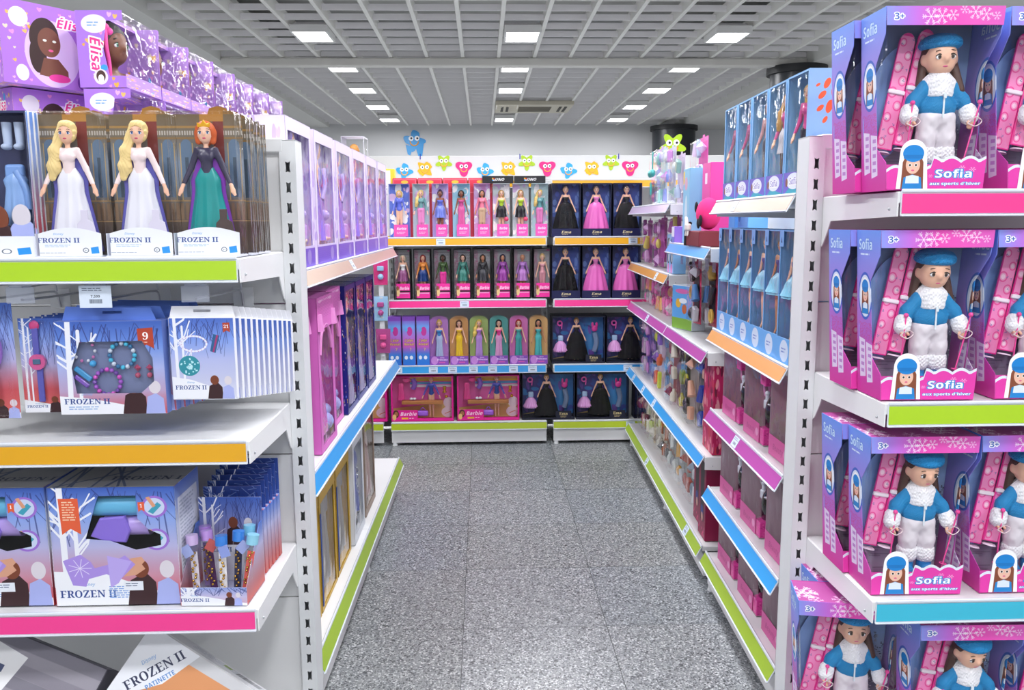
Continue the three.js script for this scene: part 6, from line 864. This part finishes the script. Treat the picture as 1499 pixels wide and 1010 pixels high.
  const gym = T(tex(768, 512, (g, w, h) => { g.fillStyle = '#ec6ab8'; g.fillRect(0, 0, w, h); for (const [c, y] of [['#f0d83a', 60], ['#5ab4e8', 96], ['#f4f4f8', 130], ['#f0e05a', 30]]) { g.fillStyle = c; g.fillRect(220, y, 548, 26); } fillP(g, '#e0c878', [[0, 400], [w, 330], [w, h], [0, h]]); ell(g, '#f4f0f4', 700, 340, 64); ell(g, '#f4f0f4', 690, 450, 80, 60); g.strokeStyle = '#d8926a'; g.lineWidth = 8; g.beginPath(); g.moveTo(650, 470); g.lineTo(730, 440); g.stroke(); }), .5);
  const gymLab = T(tex(384, 160, (g, w, h) => { g.fillStyle = '#e01c90'; g.fillRect(0, 0, w, h); ell(g, '#4a2a1c', 56, 60, 44, 60); ell(g, '#a86a48', 60, 60, 28, 36); ell(g, '#e8c27a', 30, 110, 30, 46); txt(g, 'Barbie', 240, 60, 80, '#ffd8ee', { style: 'italic bold' }); g.fillStyle = '#f0c030'; g.fillRect(140, 116, 100, 26); smallText(g, 256, 122, 90, 1, 12, '#ffd0ea'); }), .35);
  function gymSet(x, label, full = true) {
    const w = .395, h = .29, d = .10, b = windowBox('gymnast_playset_box', label, 'pink gymnast playsets', { w, h, d, carton: M(0xe01c90, .4), inside: gym, bot: .02, top: .006, side: .012, label: gymLab, lw: .16, lh: .066, lx: -.11, ly: .040 }); put(b, x, .150, F - .05);
    if (!full) return b;
    const dl = addDoll(b, { skin: 1, hair: ['updo', 0xe0b858], top: 0x2a4a9c, sleeves: 0x5a5ac0 }, .055, .0, 0, .95); dl.position.y = .015; dl.children.forEach(() => 0);
    part('balance_beam', RB(.26, .022, .05, .004, -.0, .118, .02), M(0xb0713c, .5), b, 'brown balance beam'); part('spare_leotard', [S(.022, -.1, .26, .02, 1, .7, .5), skirtGeo('slim').clone().scale(.8, .6, .5).translate(-.135, .125, .01)], satin(0xe84a94), b); part('spare_leotard', [cap3(-.06, .265, -.05, .2)], satin(0x8a5ac0), b); part('sports_bag', [RB(.07, .038, .03, .012, .0, .045, .02), tube([[-.02, .06, .02], [0, .082, .02], [.02, .06, .02]], .003, 12, 5)], M(0xa060d8, .35), b, 'purple sports bag'); part('trophy', [C(.012, .006, .03, .14, .2, .01), C(.014, .014, .006, .14, .18, .01), S(.01, .15, .15, .01)], M(0xe0b030, .25, { metalness: .7 }), b); part('shoes', [S(.011, -.07, .142, .03, 1, .7, 1.5), S(.011, -.05, .142, .03, 1, .7, 1.5)], M(0xd8d8e0, .4), b);
    return b;
  }
  gymSet(-.39, 'pink gymnast playset box with a purple bag, beside the left aisle unit'); gymSet(.026, 'pink gymnast playset box with a purple bag, beside the black gown sets'); gymSet(-.808, 'pink gymnast playset box mostly hidden by the left aisle unit', false);
  on(backRight, windowBox('corner_doll_box', 'dark blue box with a pink toy squeezed into the corner above the lime base rail', null, { w: .10, h: .28, d: .1, carton: M(0x161a3a, .4), inside: night, bot: .01, top: .01, side: .005 }), .03, .15, .38); const cbx = scene.children[scene.children.length - 1]; part('toy', [S(.026, 0, .09, 0, 1, 1.4, .8)], M(0xd85a9c, .4), cbx);
  // packs lying along the top
  const uno = T(tex(384, 96, (g, w, h) => { g.fillStyle = '#17181c'; g.fillRect(0, 0, w, h); txt(g, 'UNO', 210, 48, 52, '#f2f2f2', { style: 'italic bold' }); g.fillStyle = '#e8c22a'; g.fillRect(118, 26, 16, 20); g.fillStyle = '#d83a2a'; g.fillRect(136, 26, 14, 20); g.fillStyle = '#3a8ad8'; g.fillRect(118, 48, 16, 20); g.fillStyle = '#f0f0f0'; g.fillRect(136, 48, 14, 20); }), .4);
  for (let i = 0; i < 2; i++) { const t = thing('card_game_box', 'flat black card game box on the doll boxes', 'box', 'black card game boxes'); put(t, .098 + i * .195, 1.629, F - .04); part('carton', RB(.19, .043, .07, .002, 0, .0215, 0), M(0x17181c, .4), t); part('front_print', plane(.188, .041, 0, .0215, .0355), uno, t); }
  const red = T(tex(256, 128, (g, w, h) => { g.fillStyle = '#d8324a'; g.fillRect(0, 0, w, h); ell(g, '#e8b83a', 128, 30, 40, 14); g.strokeStyle = '#e86a7a'; g.lineWidth = 8; g.strokeRect(8, 8, w - 16, h - 16); }), .45);
  for (let i = 0; i < 4; i++) { const t = thing('red_box', 'red box showing behind the clear doll boxes', 'boxed toy', 'red boxes behind the doll boxes'); put(t, -.475 + i * .155, 1.302, -5.302); part('carton', RB(.148, .362, .09, .003, 0, .181, 0), M(0xd0304a, .5), t); part('front_print', plane(.144, .09, 0, .314, .0455), red, t); }
}

// ---------------------------------------------------------------- labels of look-alikes: count them from a thing one can find
{
  const refs = { 'lilac doll boxes on the top left shelf': 'slotted post', 'pink castle doll boxes': 'slotted post', 'navy starry doll boxes': 'pink boxes', 'mustard costume boxes': 'slotted post', 'sky-blue meadow doll boxes': 'leaf-print one', 'blue-framed tutu doll boxes': 'slotted post', 'pink beauty sets above the lilac rail': 'slotted post', 'pink beauty sets above the blue rail': 'slotted post', 'pink beauty sets above the green base rail': 'slotted post', 'upper tier of purple styling-head boxes': 'gown dolls', 'lower tier of purple styling-head boxes': 'gown dolls', 'violet hanging bags': 'corner', 'small pink doll packs': 'corner', 'red dotted hanging bags': 'blue boxed toy', 'surprise doll boxes': 'left aisle unit', 'red boxes behind the doll boxes': 'left aisle unit', 'black card game boxes': 'red boxes', 'hanging card packs': 'front', 'hanging jewellery set boxes': 'front', 'watch cards on one hook': 'front', 'forest-print display boxes': 'tubes', 'rear rows of clear doll cases': 'front row', 'LED panels in the louvre ceiling': 'far wall', 'blue lettered doll boxes': 'corner', 'magenta and black doll boxes': 'corner' };
  const nth = ['first', 'second', 'third', 'fourth', 'fifth', 'sixth', 'seventh', 'eighth', 'ninth', 'tenth', 'eleventh', 'twelfth'];
  const tally = {}, seen = {};
  for (const o of scene.children) if (o.userData.label) tally[o.userData.label] = (tally[o.userData.label] ?? 0) + 1;
  for (const o of scene.children) {
    const l = o.userData.label, r = refs[o.userData.group]; if (!r || tally[l] < 2) continue;
    const k = seen[l] = (seen[l] ?? -1) + 1, s = l + ', ' + nth[k] + ' from the ' + r;
    o.userData.label = s;
  }
}
renderer.render(scene, camera);
